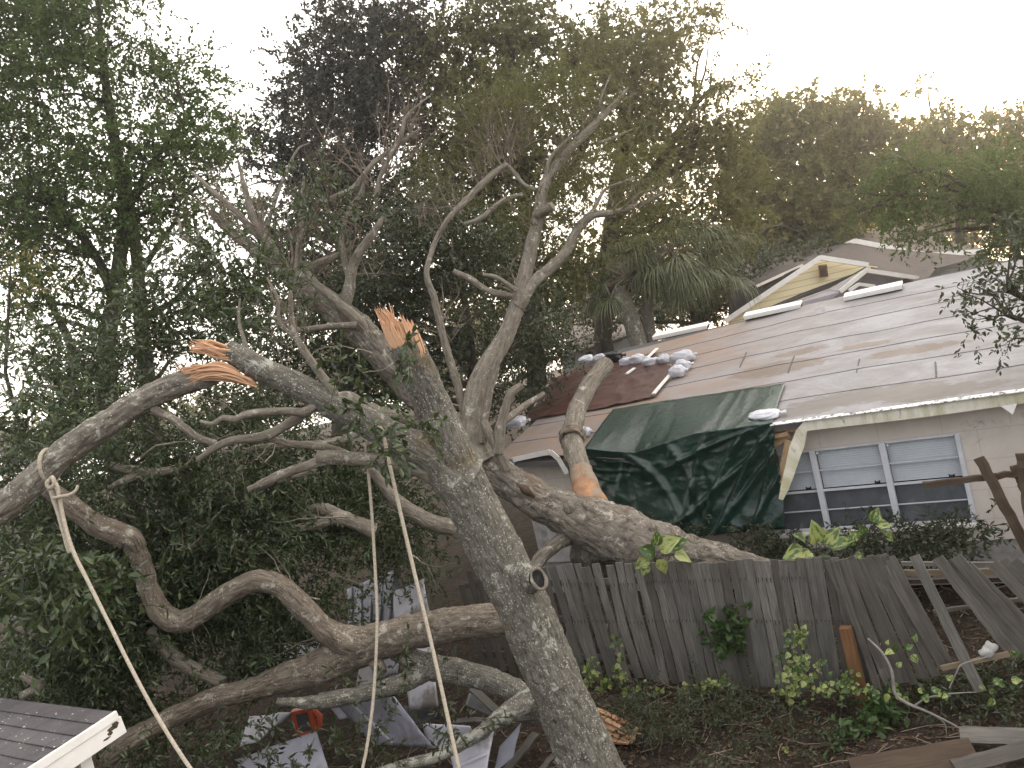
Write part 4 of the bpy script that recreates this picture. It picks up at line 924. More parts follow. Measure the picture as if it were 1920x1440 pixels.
# ------------------------------------------------------------------ leaning oak (snapped trunk in front)
lo = thing('leaning_oak', 'big lichen speckled oak trunk snapped off at the top, leaning in front of the fence', 'tree', P(1125, 1470, 8.2) * np.array([1, 1, 0]))
mb = MB()
base = P(1132, 1500, 8.2)
tr_spec = [(1160, 1560, 8.2, 150), (1123, 1475, 8.2, 116), (1092, 1400, 8.15, 104), (1037, 1270, 8.1, 98), (975, 1130, 8.05, 95), (913, 1000, 8.0, 96), (868, 910, 8.0, 94), (838, 840, 7.97, 86), (808, 755, 7.95, 68), (783, 695, 7.93, 64), (762, 645, 7.9, 62)]
tp, trd = limb(mb, tr_spec, seg=80, step=.02, amp=.015, lump=.07, seed=2, cap1=False)
l1, _ = limb(mb, [(872, 905, 8.0, 96), (815, 862, 7.95, 74), (770, 838, 7.88, 64), (715, 806, 7.82, 55), (640, 768, 7.75, 50), (560, 725, 7.68, 47), (500, 698, 7.62, 46), (455, 672, 7.58, 44), (425, 655, 7.56, 36)], seg=44, step=.022, amp=.008, lump=.07, seed=4, flare=.15)
# dark knot ring on the right flank
limb(mb, [(985, 1095, 7.95, 40), (1000, 1088, 7.78, 40), (1008, 1085, 7.70, 38)], seg=20, step=.02, amp=.004, lump=.1, seed=6, cap1=False)
tk = mb.build('trunk', M_bark1, lo, smooth=True)
mb = MB(); kc = P(1010, 1085, 7.67)
kn = nrm(P(1008, 1085, 7.70) - P(985, 1095, 7.95)); ka = nrm(np.cross(kn, [0, 0, 1])); kb = np.cross(kn, ka)
angs = np.linspace(0, 2 * np.pi, 21); tube(mb, [kc + ka * .075 * math.cos(x) + kb * .105 * math.sin(x) for x in angs], [.018 + .006 * math.sin(3 * x) for x in angs], 8, lump=.2); mb.build('knot_rim', M_bark3, tk, smooth=True)
mb = MB(); tube(mb, [kc - kn * .06, kc - kn * .03], [.085, .085], 14); mb.build('knot_hollow', M_dark, tk)
# broken top: orange torn wood
mb = MB(); ax_ = nrm(P(735, 580, 7.9) - P(775, 680, 7.92)); cc = P(757, 636, 7.9); R0 = 62 / FPX * 7.9 / 2
left_ = nrm(-cR * .9 + cU * .2); av_ = nrm(np.cross(ax_, cF)); bv_ = np.cross(ax_, av_)
def torn(mb, c, ax, av, bv, R, H0, lean, seed, NA=84, NR=16):
    """ragged end grain of a snapped trunk: outer torn wall and a jagged height field inside"""
    r = np.random.default_rng(seed); th = np.linspace(0, 2 * np.pi, NA + 1)[:-1]; rows = []
    cl = np.repeat(r.normal(0, 1, (NR + 1, NA // 3)), 3, 1)
    for k in range(NR + 1):
        q = 1 - k / NR; pos = (av[None] * np.cos(th)[:, None] + bv[None] * np.sin(th)[:, None]) * R * max(q, .02) * (1 + .05 * r.normal(0, 1, (NA, 1)))
        le = (pos @ lean) / R
        h = H0 * (.55 + .55 * le + .30 * cl[k] * .6 + .22 * r.normal(0, 1, NA)) * (1 - .35 * (1 - q) ** 2); h = np.clip(h, .02, H0 * 1.9)
        rows.append(c + pos + ax * h[:, None])
    low = c + (av[None] * np.cos(th)[:, None] + bv[None] * np.sin(th)[:, None]) * R * .97 - ax * (.03 + .05 * r.random((NA, 1)))
    G = np.stack([low] + rows); G = np.concatenate([G, G[:, :1]], 1)
    uv = np.stack([np.stack([th.tolist() + [2 * np.pi], np.full(NA + 1, i * .05)], -1) for i in range(len(G))]) * np.array([R, 1]); grid(mb, G, uv=uv)
torn(mb, cc, ax_, av_, bv_, R0 * .96, .21, left_, 3)
splinters(mb, cc + left_ * R0 * .55 + ax_ * .08, nrm(ax_ + left_ * .12), R0 * .5, 60, .10, .28, 3, None, (.003, .009))
splinters(mb, cc + ax_ * .02, ax_, R0 * .9, 150, .08, .22, 5, (left_, .5), (.002, .007))
mb.build('torn_wood', M_split, lo)
mb = MB(); 
splinters(mb, P(786, 650, 7.82), -ax_ * 1.0, .05, 14, .08, .22, 8, None, (.006, .012)); mb.build('torn_bark', M_split, lo)
# hinge of torn fibres between limb and hanging limb
mb = MB(); r_ = np.random.default_rng(6)
for i in range(110):
    u = r_.random(); a = np.array([468 + 10 * u, 712 + 12 * u]) + r_.normal(0, 2.5, 2); m_ = np.array([410, 690 + 10 * u]) + r_.normal(0, 6, 2); e_ = np.array([332 + r_.uniform(-4, 14), 690 + 26 * u]) + r_.normal(0, 4, 2); dd = r_.normal(0, .03)
    c_ = catmull(np.array([np.append(P(a[0], a[1], 7.54 + dd), .005), np.append(P(m_[0], m_[1], 7.46 + dd), r_.uniform(.006, .016)), np.append(P(e_[0] + r_.uniform(-6, 22), e_[1], 7.46 + dd), .003)]), .06)
    tube(mb, c_[:, :3], c_[:, 3], 5, lump=.3, seed=i)
for i in range(80):
    a = np.array([430, 664]) + r_.normal(0, 7, 2); e_ = np.array([352 + r_.uniform(0, 40), 640 + r_.uniform(-4, 22)]); m_ = (a + e_) / 2 + r_.normal(0, 4, 2); dd = r_.normal(0, .05)
    tube(mb, [P(*a, 7.56 + dd), P(*m_, 7.54 + dd), P(*e_, 7.52 + dd)], [.012, .010, .002], 5, lump=.3, seed=i)
mb.build('torn_fibre', M_split, lo)
hl = MB()
hlp, _ = limb(hl, [(420, 702, 7.6, 20), (390, 708, 7.55, 34), (345, 718, 7.5, 44), (300, 735, 7.45, 46), (250, 762, 7.38, 47), (200, 795, 7.3, 48), (150, 828, 7.22, 49), (105, 864, 7.15, 50), (55, 908, 7.05, 51), (0, 955, 6.95, 50), (-60, 1000, 6.9, 46)], seg=44, step=.022, amp=.009, lump=.09, seed=11, cap0=True)
hl.build('hanging_limb', bark('limb_bark', (.08, .07, .058), (.25, .225, .185), (.44, .43, .37), .55, None, .9, .5), lo, smooth=True)
mb = MB()
limb(mb, [(600, 748, 7.7, 18), (575, 772, 7.6, 17), (545, 771, 7.55, 15), (505, 772, 7.5, 15), (465, 776, 7.45, 14), (440, 786, 7.4, 14), (418, 783, 7.4, 12), (400, 795, 7.4, 10), (375, 790, 7.4, 6)], 10, .04, 0, .1, 1)
limb(mb, [(585, 765, 7.7, 20), (540, 795, 7.65, 19), (495, 818, 7.6, 18), (440, 825, 7.55, 16), (405, 838, 7.5, 14), (370, 862, 7.5, 10)], 10, .04, 0, .1, 2)
limb(mb, [(495, 820, 7.65, 12), (545, 832, 7.8, 13), (610, 838, 7.9, 14), (650, 850, 8.0, 12)], 10, .04, 0, .1, 3)
limb(mb, [(285, 765, 7.4, 16), (330, 790, 7.45, 15), (370, 820, 7.5, 14), (405, 832, 7.55, 13)], 10, .04, 0, .1, 4)
limb(mb, [(615, 752, 7.72, 22), (625, 735, 7.7, 20), (600, 700, 7.65, 16), (572, 660, 7.6, 14), (553, 625, 7.6, 12), (546, 590, 7.6, 9), (545, 545, 7.6, 6)], 10, .04, 0, .1, 5)
limb(mb, [(555, 632, 7.6, 9), (525, 605, 7.6, 8), (520, 560, 7.6, 7), (500, 520, 7.6, 4)], 8, .04, 0, .1, 6)
limb(mb, [(465, 668, 7.6, 12), (458, 640, 7.6, 9), (448, 600, 7.6, 6), (450, 560, 7.6, 4)], 8, .04, 0, .1, 7)
mb.build('side_branch', M_bark3, lo, smooth=True)
mb = MB()
limb(mb, [(838, 900, 7.95, 46), (790, 878, 7.9, 36), (740, 866, 7.85, 30), (690, 862, 7.8, 27), (640, 858, 7.75, 26), (594, 856, 7.72, 25)], 22, .03, .003, .1, 8, flare=.2, capmi=1)
limb(mb, [(612, 862, 7.75, 20), (560, 878, 7.75, 18), (530, 888, 7.7, 18), (495, 905, 7.7, 15), (465, 918, 7.7, 10)], 14, .03, .002, .14, 9)
mb.build('cut_branch', [M_bark3, M_cut], lo, smooth=True)
# leafy shoots on the stump and limb
mb = MB(); mb = None
for i, bl in enumerate(([(655, 690, 7.4, 32, 22, .1)], [(690, 760, 7.3, 40, 26, .1)], [(715, 835, 7.2, 36, 30, .12)], [(762, 655, 7.4, 14, 40, .06)], [(800, 800, 7.3, 26, 22, .08)])):
    mb = MB(); crown(mb, bl, leaf=.095, per=7, wd=.62, kind='near', dens=.55, seed=31 + i, twig=.24, thr=-2, droop=.4, stems=1, smi=1, clump=1); mb.build('leafy_shoot', [L_near, M_stem], lo)

# ------------------------------------------------------------------ fallen oak lying across fence and roof
fo = thing('fallen_oak', 'massive grey fallen oak lying on the fence with its limbs over the broken roof', 'tree', P(1250, 1100, 10.6) * np.array([1, 1, 0]))
mb = MB()
limb(mb, [(1520, 1086, 9.9, 18), (1480, 1078, 9.95, 28), (1430, 1067, 10.0, 44), (1350, 1055, 10.3, 68), (1260, 1036, 10.6, 90), (1175, 1010, 10.95, 112), (1112, 984, 11.2, 100), (1060, 962, 11.4, 82), (1010, 938, 11.6, 68), (955, 903, 11.85, 59), (905, 866, 12.05, 57), (850, 820, 12.2, 55), (790, 748, 12.35, 52), (735, 685, 12.5, 54), (690, 635, 12.65, 50), (640, 590, 12.8, 48), (585, 548, 12.95, 44), (535, 508, 13.1, 36), (490, 478, 13.2, 26), (440, 440, 13.3, 15), (395, 395, 13.4, 8)], seg=80, step=.025, amp=.016, lump=.17, seed=20)
limb(mb, [(1160, 985, 11.1, 96), (1135, 1030, 11.45, 102), (1128, 1075, 11.65, 100), (1125, 1130, 11.75, 104), (1118, 1210, 11.75, 112)], seg=48, step=.03, amp=.016, lump=.22, seed=21, flare=.1)
limb(mb, [(1090, 995, 11.2, 40), (1050, 1015, 11.2, 28), (1020, 1040, 11.1, 26), (1000, 1070, 11.0, 24), (985, 1110, 10.95, 20)], seg=20, step=.03, amp=.004, lump=.15, seed=22, flare=.2)
rk_ = random.Random(8)
for i in range(16):    # burls along the log
    u = rk_.random(); x = 1040 + u * 260; y = 962 + u * 76 + rk_.uniform(-28, 30); D = 11.4 - u * .85; c_ = P(x, y, D - .28); rr_ = rk_.uniform(.05, .10)
    tube(mb, [c_ + cF * .18, c_ + cF * .05, c_ - cF * .02], [rr_ * 1.5, rr_, rr_ * .45], 14, amp=.01, lump=.3, seed=i)
ft = mb.build('trunk', M_bark2, fo, smooth=True)
mb = MB()
limb(mb, [(1124, 985, 11.35, 56), (1113, 952, 11.4, 56), (1098, 915, 11.55, 44), (1085, 870, 11.9, 40), (1073, 822, 12.35, 40), (1080, 775, 12.8, 36), (1100, 730, 13.25, 33), (1122, 700, 13.55, 31), (1136, 682, 13.75, 30)], seg=30, step=.03, amp=.004, lump=.1, seed=23, flare=.12, capmi=1)
mb.build('cut_limb', [M_bark3, M_cut], fo, smooth=True)
mb = MB(); limb(mb, [(1124, 985, 11.42, 40), (1113, 952, 11.36, 58), (1103, 925, 11.49, 54.5), (1094, 900, 11.66, 45.5), (1088, 882, 11.80, 43.2)], seg=30, step=.02, amp=.006, lump=.1, seed=23, cap1=False)
mb.build('scraped_bark', simple('rubbed_orange_bark', (.20, .13, .085), (.46, .235, .12), 7, .9, .3, c3=(.24, .20, .155), thr=.54), fo, smooth=True)
mb = MB(); r_ = np.random.default_rng(9)
cc = P(1073, 818, 12.32); d_ = nrm(P(1076, 800, 12.55) - P(1073, 840, 12.15)); a_ = nrm(np.cross(d_, [0, 0, 1])); b_ = np.cross(d_, a_)
for i in range(3): tube(mb, [cc + d_ * (.05 * i - .05) + (a_ * math.cos(x) + b_ * math.sin(x)) * (.175 + .01 * math.sin(5 * x + i)) for x in np.linspace(0, 2 * np.pi, 25)], np.full(25, .028) + r_.normal(0, .005, 25), 6, lump=.3, seed=i)
mb.build('bark_collar', M_twig, fo, smooth=True)
# rubbed raw wood patches on the log
def raw(specs, name='raw_patch', mat=None):
    mb = MB()
    for i, (xa, ya, xb, yb, D, wpx) in enumerate(specs): tube(mb, catmull(np.array([P(xa, ya, D + .03), P((xa + xb) / 2, (ya + yb) / 2, D), P(xb, yb, D + .03)]), .03), np.interp(np.linspace(0, 1, len(catmull(np.array([P(xa, ya, D + .03), P((xa + xb) / 2, (ya + yb) / 2, D), P(xb, yb, D + .03)]), .03))), [0, .5, 1], [.01, wpx / FPX * D / 2, .01]), 10, lump=.4, amp=.008, seed=i + 3)
    mb.build(name, mat or M_exposed, fo, smooth=True)
raw([(968, 905, 1002, 932, 11.28, 17)], 'rot_hollow', M_oldwood)
mb = MB()
limb(mb, [(905, 862, 12.0, 56), (888, 825, 12.0, 42), (885, 790, 12.05, 41), (890, 745, 12.1, 39), (908, 695, 12.2, 38), (940, 645, 12.3, 35), (962, 595, 12.4, 30), (982, 525, 12.5, 28), (1000, 450, 12.6, 25), (1012, 395, 12.7, 23), (1022, 345, 12.8, 20), (1058, 292, 13.0, 16), (1108, 240, 13.2, 13), (1150, 198, 13.4, 9), (1178, 165, 13.5, 5)], seg=28, step=.03, amp=.003, lump=.1, seed=24, flare=.3)
limb(mb, [(970, 575, 12.42, 26), (1000, 530, 12.45, 22), (1035, 500, 12.5, 20), (1062, 470, 12.5, 19), (1080, 435, 12.6, 18), (1108, 405, 12.6, 16), (1150, 398, 12.7, 11), (1195, 385, 12.8, 8), (1245, 362, 12.9, 5)], 18, .03, .002, .1, 25, flare=.2)
limb(mb, [(1108, 405, 12.6, 9), (1122, 375, 12.7, 8), (1140, 352, 12.8, 6), (1190, 335, 13, 4)], 10, .04, 0, .1, 26)
limb(mb, [(1018, 360, 12.75, 10), (985, 348, 12.7, 9), (965, 325, 12.7, 9), (950, 308, 12.7, 8)], 10, .04, 0, .1, 27)
limb(mb, [(1005, 405, 12.65, 18), (1020, 395, 12.4, 18), (1036, 385, 12.3, 17)], 12, .03, 0, .1, 28)
limb(mb, [(1025, 340, 12.8, 10), (1030, 300, 12.8, 8), (1055, 270, 12.9, 6), (1085, 245, 13, 4)], 8, .04, 0, .1, 29)
limb(mb, [(1120, 270, 13.1, 7), (1150, 258, 13.2, 6), (1185, 243, 13.3, 3)], 8, .04, 0, .1, 30)
limb(mb, [(1110, 238, 13.2, 8), (1130, 215, 13.3, 8), (1125, 190, 13.3, 5), (1145, 140, 13.4, 3)], 8, .04, 0, .1, 31)
limb(mb, [(872, 790, 12.2, 16), (862, 735, 12.2, 16), (842, 670, 12.2, 15), (826, 612, 12.2, 14), (813, 555, 12.2, 13), (800, 515, 12.2, 11), (810, 470, 12.3, 10), (824, 437, 12.3, 9), (845, 405, 12.3, 11), (878, 372, 12.4, 13), (922, 328, 12.5, 12), (950, 308, 12.6, 9)], 14, .03, .002, .1, 32)
limb(mb, [(905, 830, 11.8, 16), (912, 770, 11.8, 13), (925, 710, 11.8, 12), (940, 660, 11.8, 10), (952, 618, 11.8, 6)], 10, .03, .002, .15, 33)
limb(mb, [(950, 880, 11.7, 22), (935, 845, 11.65, 20), (918, 815, 11.65, 18), (907, 790, 11.65, 14)], 12, .03, .002, .12, 34)
limb(mb, [(935, 850, 11.6, 20), (938, 805, 11.6, 19), (948, 765, 11.6, 18), (958, 738, 11.6, 17), (979, 722, 11.6, 16)], 14, .03, .002, .1, 35)
limb(mb, [(945, 790, 11.9, 14), (985, 760, 12.2, 13), (1020, 738, 12.4, 9)], 10, .03, 0, .1, 36)
limb(mb, [(780, 795, 12.3, 26), (740, 780, 12.1, 24), (690, 765, 12.0, 24), (655, 745, 11.9, 22), (625, 745, 11.8, 18)], 18, .03, .002, .1, 37)
limb(mb, [(700, 645, 12.6, 20), (670, 600, 12.5, 22), (630, 565, 12.5, 18), (585, 525, 12.5, 14), (565, 490, 12.5, 9)], 14, .03, .002, .1, 38)
limb(mb, [(670, 610, 12.4, 14), (620, 612, 12.4, 13), (560, 618, 12.4, 11), (515, 605, 12.4, 8)], 10, .04, 0, .1, 39)
limb(mb, [(640, 590, 12.7, 24), (655, 540, 12.7, 22), (660, 505, 12.7, 20), (675, 472, 12.7, 18), (698, 440, 12.7, 15), (722, 402, 12.8, 9)], 14, .04, 0, .1, 40)
limb(mb, [(560, 530, 12.9, 20), (585, 500, 12.9, 16), (620, 485, 12.9, 14), (660, 465, 13, 9)], 10, .04, 0, .1, 41)
limb(mb, [(655, 520, 12.8, 14), (640, 455, 12.9, 11), (655, 395, 13, 10), (676, 365, 13, 10), (685, 330, 13, 8)], 10, .04, 0, .1, 42)
limb(mb, [(618, 373, 13, 9), (660, 355, 13, 12), (680, 332, 13, 11), (704, 303, 13, 10), (752, 268, 13.1, 8), (790, 240, 13.2, 4)], 10, .04, 0, .1, 43)
limb(mb, [(705, 370, 13, 10), (712, 335, 13, 9), (728, 300, 13, 9), (752, 255, 13, 8), (763, 218, 13.1, 6), (805, 180, 13.2, 3)], 10, .04, 0, .1, 44)
limb(mb, [(545, 512, 13, 18), (515, 470, 13, 15), (480, 420, 13, 13), (462, 365, 13, 12), (446, 300, 13, 4)], 10, .04, 0, .12, 45)
limb(mb, [(515, 480, 13.1, 14), (450, 405, 13.1, 12), (400, 360, 13.1, 9), (360, 322, 13.2, 5)], 10, .04, 0, .12, 46)
limb(mb, [(420, 520, 12.9, 12), (390, 470, 12.9, 11), (345, 445, 12.9, 9), (335, 410, 13, 4)], 10, .04, 0, .12, 47)
limb(mb, [(555, 515, 13, 14), (562, 440, 13, 11), (566, 380, 13, 9), (570, 330, 13, 4)], 10, .04, 0, .12, 48)
limb(mb, [(500, 470, 13.1, 10), (508, 400, 13.1, 8), (552, 290, 13.2, 5), (580, 268, 13.2, 3)], 8, .04, 0, .12, 49)
limb(mb, [(960, 555, 12.3, 12), (915, 545, 12.2, 12), (880, 522, 12.2, 12), (850, 508, 12.2, 9)], 10, .04, 0, .12, 50)
limb(mb, [(970, 545, 12.2, 9), (930, 520, 12.1, 9), (905, 515, 12.1, 7)], 8, .04, 0, .12, 51)
limb(mb, [(980, 365, 12.6, 8), (945, 375, 12.5, 9), (900, 410, 12.4, 10), (870, 420, 12.4, 7)], 8, .04, 0, .12, 52)
fl = mb.build('limb', M_bark3, fo, smooth=True)
# bare dead twigs fanning up from the limbs
mb = MB(); r_ = np.random.default_rng(12)
def fan(x, y, D, n, L, spread, rad=.014, lev=2, dirx=0.0, up=.8):
    for i in range(n): grow(mb, P(x + r_.normal(0, 8), y + r_.normal(0, 8), D), dirx * cR + up * cU + r_.normal(0, spread, 3), L * r_.uniform(.6, 1.25), rad * r_.uniform(.6, 1.2), lev, r_, up=.15)
for a in ((950, 305, 12.7, 10, 1.1, .3, .014, 2, -.1), (930, 320, 12.6, 7, 1.0, .3, .012, 2, -.3), (720, 320, 13, 7, 1.2, .3, .014, 2, .3), (690, 340, 13, 6, 1.2, .35, .012, 2, -.4), (765, 225, 13.1, 6, .8, .4, .010, 1, .2), (545, 505, 13, 9, 1.3, .3, .018, 2, -.3), (500, 470, 13.1, 8, 1.2, .35, .015, 2, -.3), (580, 510, 13, 6, 1.1, .35, .013, 2, .2),
          (660, 500, 12.8, 6, 1.1, .4, .013, 2, .1), (1000, 430, 12.6, 4, .8, .5, .010, 2, -.4), (1150, 395, 12.7, 5, .9, .4, .010, 2, .5), (1110, 240, 13.2, 6, .8, .4, .010, 2, .1), (860, 400, 12.3, 4, .8, .5, .010, 2, -.2), (560, 640, 7.6, 6, .35, .5, .006, 2, -.1), (550, 600, 7.6, 5, .4, .5, .006, 2, -.2), (830, 600, 12.2, 4, .8, .5, .010, 1, .2), (970, 540, 12.2, 4, .7, .6, .009, 2, -.4), (430, 430, 13.1, 7, 1.0, .4, .013, 2, -.2), (1190, 385, 12.8, 4, .8, .4, .008, 2, .7), (740, 290, 13, 8, .9, .5, .008, 2, .1), (670, 430, 12.8, 7, .9, .5, .008, 2, -.2), (590, 440, 12.9, 7, .9, .5, .008, 2, .0), (620, 400, 12.9, 7, .9, .6, .007, 2, -.3), (1030, 340, 12.8, 6, .8, .5, .007, 2, .3), (980, 280, 12.8, 8, .9, .3, .008, 2, .0), (800, 420, 12.4, 5, .8, .5, .007, 2, -.2), (700, 520, 12.6, 6, .8, .6, .007, 2, -.2), (480, 560, 11, 6, .9, .6, .008, 2, -.4), (840, 640, 12.2, 5, .7, .5, .007, 2, .3), (1100, 420, 12.6, 5, .7, .6, .007, 2, .2), (470, 400, 13.1, 8, .9, .5, .007, 2, -.3), (530, 440, 13, 8, .9, .5, .007, 2, .1), (400, 380, 13.2, 6, .8, .5, .006, 2, -.5), (610, 520, 12.7, 7, .8, .6, .006, 2, .2), (560, 470, 12.9, 8, .9, .5, .006, 2, -.1), (700, 400, 12.8, 8, .9, .5, .006, 2, .3), (770, 300, 13, 7, .9, .5, .006, 2, .2), (620, 340, 13, 7, .9, .5, .006, 2, -.3), (850, 440, 12.3, 6, .8, .6, .006, 2, .3), (900, 350, 12.5, 7, .9, .4, .006, 2, -.2), (1060, 300, 12.9, 7, .8, .5, .006, 2, -.2), (1000, 500, 12.5, 5, .7, .6, .006, 2, .4), (1170, 190, 13.4, 6, .6, .5, .005, 1, .2)): fan(*a)
mb.build('dead_twigs', M_twig, fo, smooth=True)
# the fallen crown's own foliage: pale tufts at the limb tips and the big mass low on the left
mb = MB()
crown(mb, [(900, 255, 13, 60, 70, .5), (990, 220, 13.2, 55, 60, .5), (1060, 180, 13.3, 60, 55, .5), (1120, 330, 13.2, 60, 60, .5), (1180, 300, 13.4, 60, 60, .5), (860, 330, 12.9, 50, 60, .4), (1040, 420, 13, 60, 50, .5), (1150, 440, 13.2, 70, 45, .5), (1230, 400, 13.4, 60, 50, .5)], leaf=.055, per=16, wd=.45, dens=2.3, seed=40, twig=.45, thr=-.05, freq=1.5, droop=.1)
mb.build('tip_foliage', L_olive, fo)
mb = MB()
crown(mb, [(425, 480, 10.5, 75, 65, .35), (480, 560, 10.2, 80, 60, .35), (330, 560, 10.6, 70, 55, .35), (600, 390, 12, 60, 40, .4), (250, 630, 10.6, 80, 50, .4), (400, 620, 10, 60, 40, .3), (560, 360, 12.2, 30, 40, .3)], leaf=.10, per=9, wd=.5, kind='near', dens=1.5, seed=41, twig=.42, thr=-.2, freq=1.6, droop=.3, stems=.6, smi=1)
mb.build('green_foliage', [L_near, M_stem], fo)
mb = MB()
crown(mb, [(60, 720, 11.5, 110, 100, .9), (180, 690, 11.5, 110, 90, .9), (60, 860, 11, 120, 100, .9), (240, 880, 10.6, 130, 100, .9), (400, 900, 10.8, 120, 80, .8), (560, 920, 11.2, 110, 70, .8), (340, 990, 10.6, 120, 80, .8), (480, 1000, 10.8, 120, 80, .7), (570, 1020, 11.2, 80, 70, .6), (720, 960, 11.8, 110, 90, .7), (780, 1030, 12, 70, 70, .6), (640, 860, 12, 120, 60, .6), (520, 840, 12, 110, 60, .6), (380, 790, 12, 110, 70, .6),
           (420, 1180, 10.8, 140, 80, .6), (260, 1200, 10.4, 130, 100, .6), (540, 1130, 11, 90, 70, .5), (130, 1150, 10, 130, 110, .6), (330, 1260, 10.3, 100, 60, .4), (100, 1270, 10, 120, 70, .5), (430, 1060, 11, 110, 70, .5), (40, 1030, 10.2, 110, 100, .6), (200, 1310, 10.6, 120, 60, .4), (60, 1340, 10.4, 110, 60, .4), (300, 1180, 11, 120, 80, .5), (180, 1050, 11, 130, 90, .6), (420, 1140, 11.4, 130, 70, .4), (330, 1390, 9.8, 90, 40, .3), (840, 1060, 12.3, 60, 60, .4), (440, 1330, 10.2, 70, 40, .3)], leaf=.085, per=13, wd=.46, kind='near', dens=1.75, seed=42, twig=.45, thr=-.12, freq=1.3, droop=.35, stems=.35, smi=1)
mb.build('crushed_foliage', [L_near, M_stem], fo)
mb = MB()
for sp in ([(520, 995, 10.6, 14), (590, 985, 10.7, 18), (640, 972, 10.8, 26), (700, 995, 11, 30)], [(560, 970, 10.9, 14), (600, 955, 10.9, 26), (650, 975, 10.9, 30)], [(200, 870, 10, 12), (240, 880, 10, 17), (300, 885, 10.1, 17), (350, 872, 10.2, 12)], [(205, 915, 9.9, 8), (235, 900, 9.9, 15), (262, 890, 10, 12)], [(690, 870, 11, 16), (740, 935, 11.2, 24), (800, 975, 11.4, 30), (850, 990, 11.6, 30)], [(450, 930, 10.6, 10), (520, 900, 10.8, 16), (590, 880, 11, 16)],
           [(30, 1170, 9.5, 18), (60, 1185, 9.5, 20), (90, 1200, 9.5, 10)], [(40, 1265, 9.3, 14), (75, 1285, 9.3, 22), (40, 1305, 9.3, 14)], [(280, 1180, 10, 20), (330, 1235, 10, 26), (420, 1280, 10, 24)], [(700, 800, 11.6, 14), (620, 830, 11.4, 15), (520, 835, 11.2, 13), (420, 850, 11, 10)]):
    mb = MB(); limb(mb, sp, 12, .04, .002, .1, int(sp[0][0])); mb.build('branch', M_bark3, fo, smooth=True)
mb = MB(); r_ = np.random.default_rng(15)
for i in range(70):
    x, y = r_.uniform(0, 800), r_.uniform(640, 1250); D = r_.uniform(9.8, 11.5); grow(mb, P(x, y, D), r_.normal(0, 1, 3) + np.array([-.4, 0, .3]), r_.uniform(.5, 1.4), r_.uniform(.006, .016), 1, r_, up=0)
o = mb.build('crushed_twigs', M_bark3, fo, smooth=True); o['kind'] = 'stuff'

# ------------------------------------------------------------------ lower broken limbs (each lies by itself)
fa = thing('fallen_limb', 'thick forked limb lying level behind the leaning trunk above the wrecked shed', 'tree limb', P(660, 1300, 10.5) * np.array([1, 1, 0]))
mb = MB(); DA = 9.9
limb(mb, [(985, 1162, DA - .9, 52), (935, 1162, DA - .8, 54), (880, 1166, DA - .6, 57), (800, 1180, DA - .3, 62), (725, 1198, DA - .1, 66), (665, 1222, DA, 68), (605, 1248, DA, 62), (545, 1268, DA, 52), (480, 1290, DA, 40), (410, 1308, DA - .1, 37), (350, 1332, DA - .1, 36), (290, 1362, DA - .2, 37), (235, 1395, DA - .3, 38), (200, 1425, DA - .3, 30)], seg=44, step=.028, amp=.011, lump=.1, seed=50, cap0=True)
limb(mb, [(700, 1208, DA - .05, 60), (652, 1200, DA - .1, 52), (608, 1180, DA - .15, 44), (566, 1138, DA - .2, 42), (528, 1102, DA - .2, 40), (484, 1090, DA - .2, 39), (435, 1108, DA - .2, 39), (385, 1142, DA - .2, 39), (338, 1165, DA - .2, 40), (304, 1152, DA - .2, 40), (282, 1110, DA - .25, 36), (268, 1065, DA - .3, 34), (252, 1025, DA - .4, 36)], seg=36, step=.028, amp=.007, lump=.1, seed=51, flare=.15)
limb(mb, [(256, 1030, DA - .42, 30), (246, 1012, DA - .45, 42), (220, 1000, DA - .5, 42), (185, 985, DA - .6, 40), (150, 962, DA - .7, 36), (110, 930, DA - .8, 34), (60, 900, DA - .9, 28)], seg=30, step=.028, amp=.007, lump=.1, seed=52)
limb(mb, [(700, 1235, DA - .1, 30), (712, 1252, DA - .25, 24), (716, 1262, DA - .32, 18)], 16, .03, .004, .15, 53)
mb.build('limb', bark('brown_limb_bark', (.075, .062, .049), (.27, .225, .175), (.44, .42, .35), .57, None, .8, .52), fa, smooth=True)
fb_ = thing('arched_limb', 'arched lower limb forking over the metal sheets left of the trunk foot', 'tree limb', P(850, 1330, 9.8) * np.array([1, 1, 0]))
mb = MB()
limb(mb, [(1030, 1345, 9.0, 42), (985, 1308, 9.2, 42), (930, 1280, 9.4, 43), (870, 1262, 9.6, 46), (810, 1252, 9.75, 46), (770, 1236, 9.8, 40), (740, 1222, 9.9, 28)], 30, .028, .007, .12, 54, flare=0, cap0=True)
limb(mb, [(815, 1250, 9.72, 36), (780, 1270, 9.7, 34), (735, 1286, 9.6, 32), (680, 1300, 9.6, 30), (625, 1312, 9.5, 28), (575, 1318, 9.5, 22), (520, 1316, 9.5, 12)], 26, .028, .005, .12, 55)
mb.build('limb', M_bark1, fb_, smooth=True)
fc_ = thing('mossy_limb', 'pale lichen covered limb running to the bottom edge beside the trunk', 'tree limb', P(880, 1420, 8.8) * np.array([1, 1, 0]))
mb = MB()
limb(mb, [(1035, 1290, 9.0, 40), (990, 1312, 8.9, 40), (945, 1342, 8.8, 34), (905, 1370, 8.75, 26), (860, 1398, 8.7, 22), (800, 1425, 8.7, 20), (740, 1440, 8.7, 20), (690, 1455, 8.7, 16)], 28, .028, .006, .14, 56, cap0=True)
mb.build('limb', bark('very_pale_bark', (.09, .08, .065), (.24, .22, .185), (.46, .46, .40), .50, None, .8, .45), fc_, smooth=True)
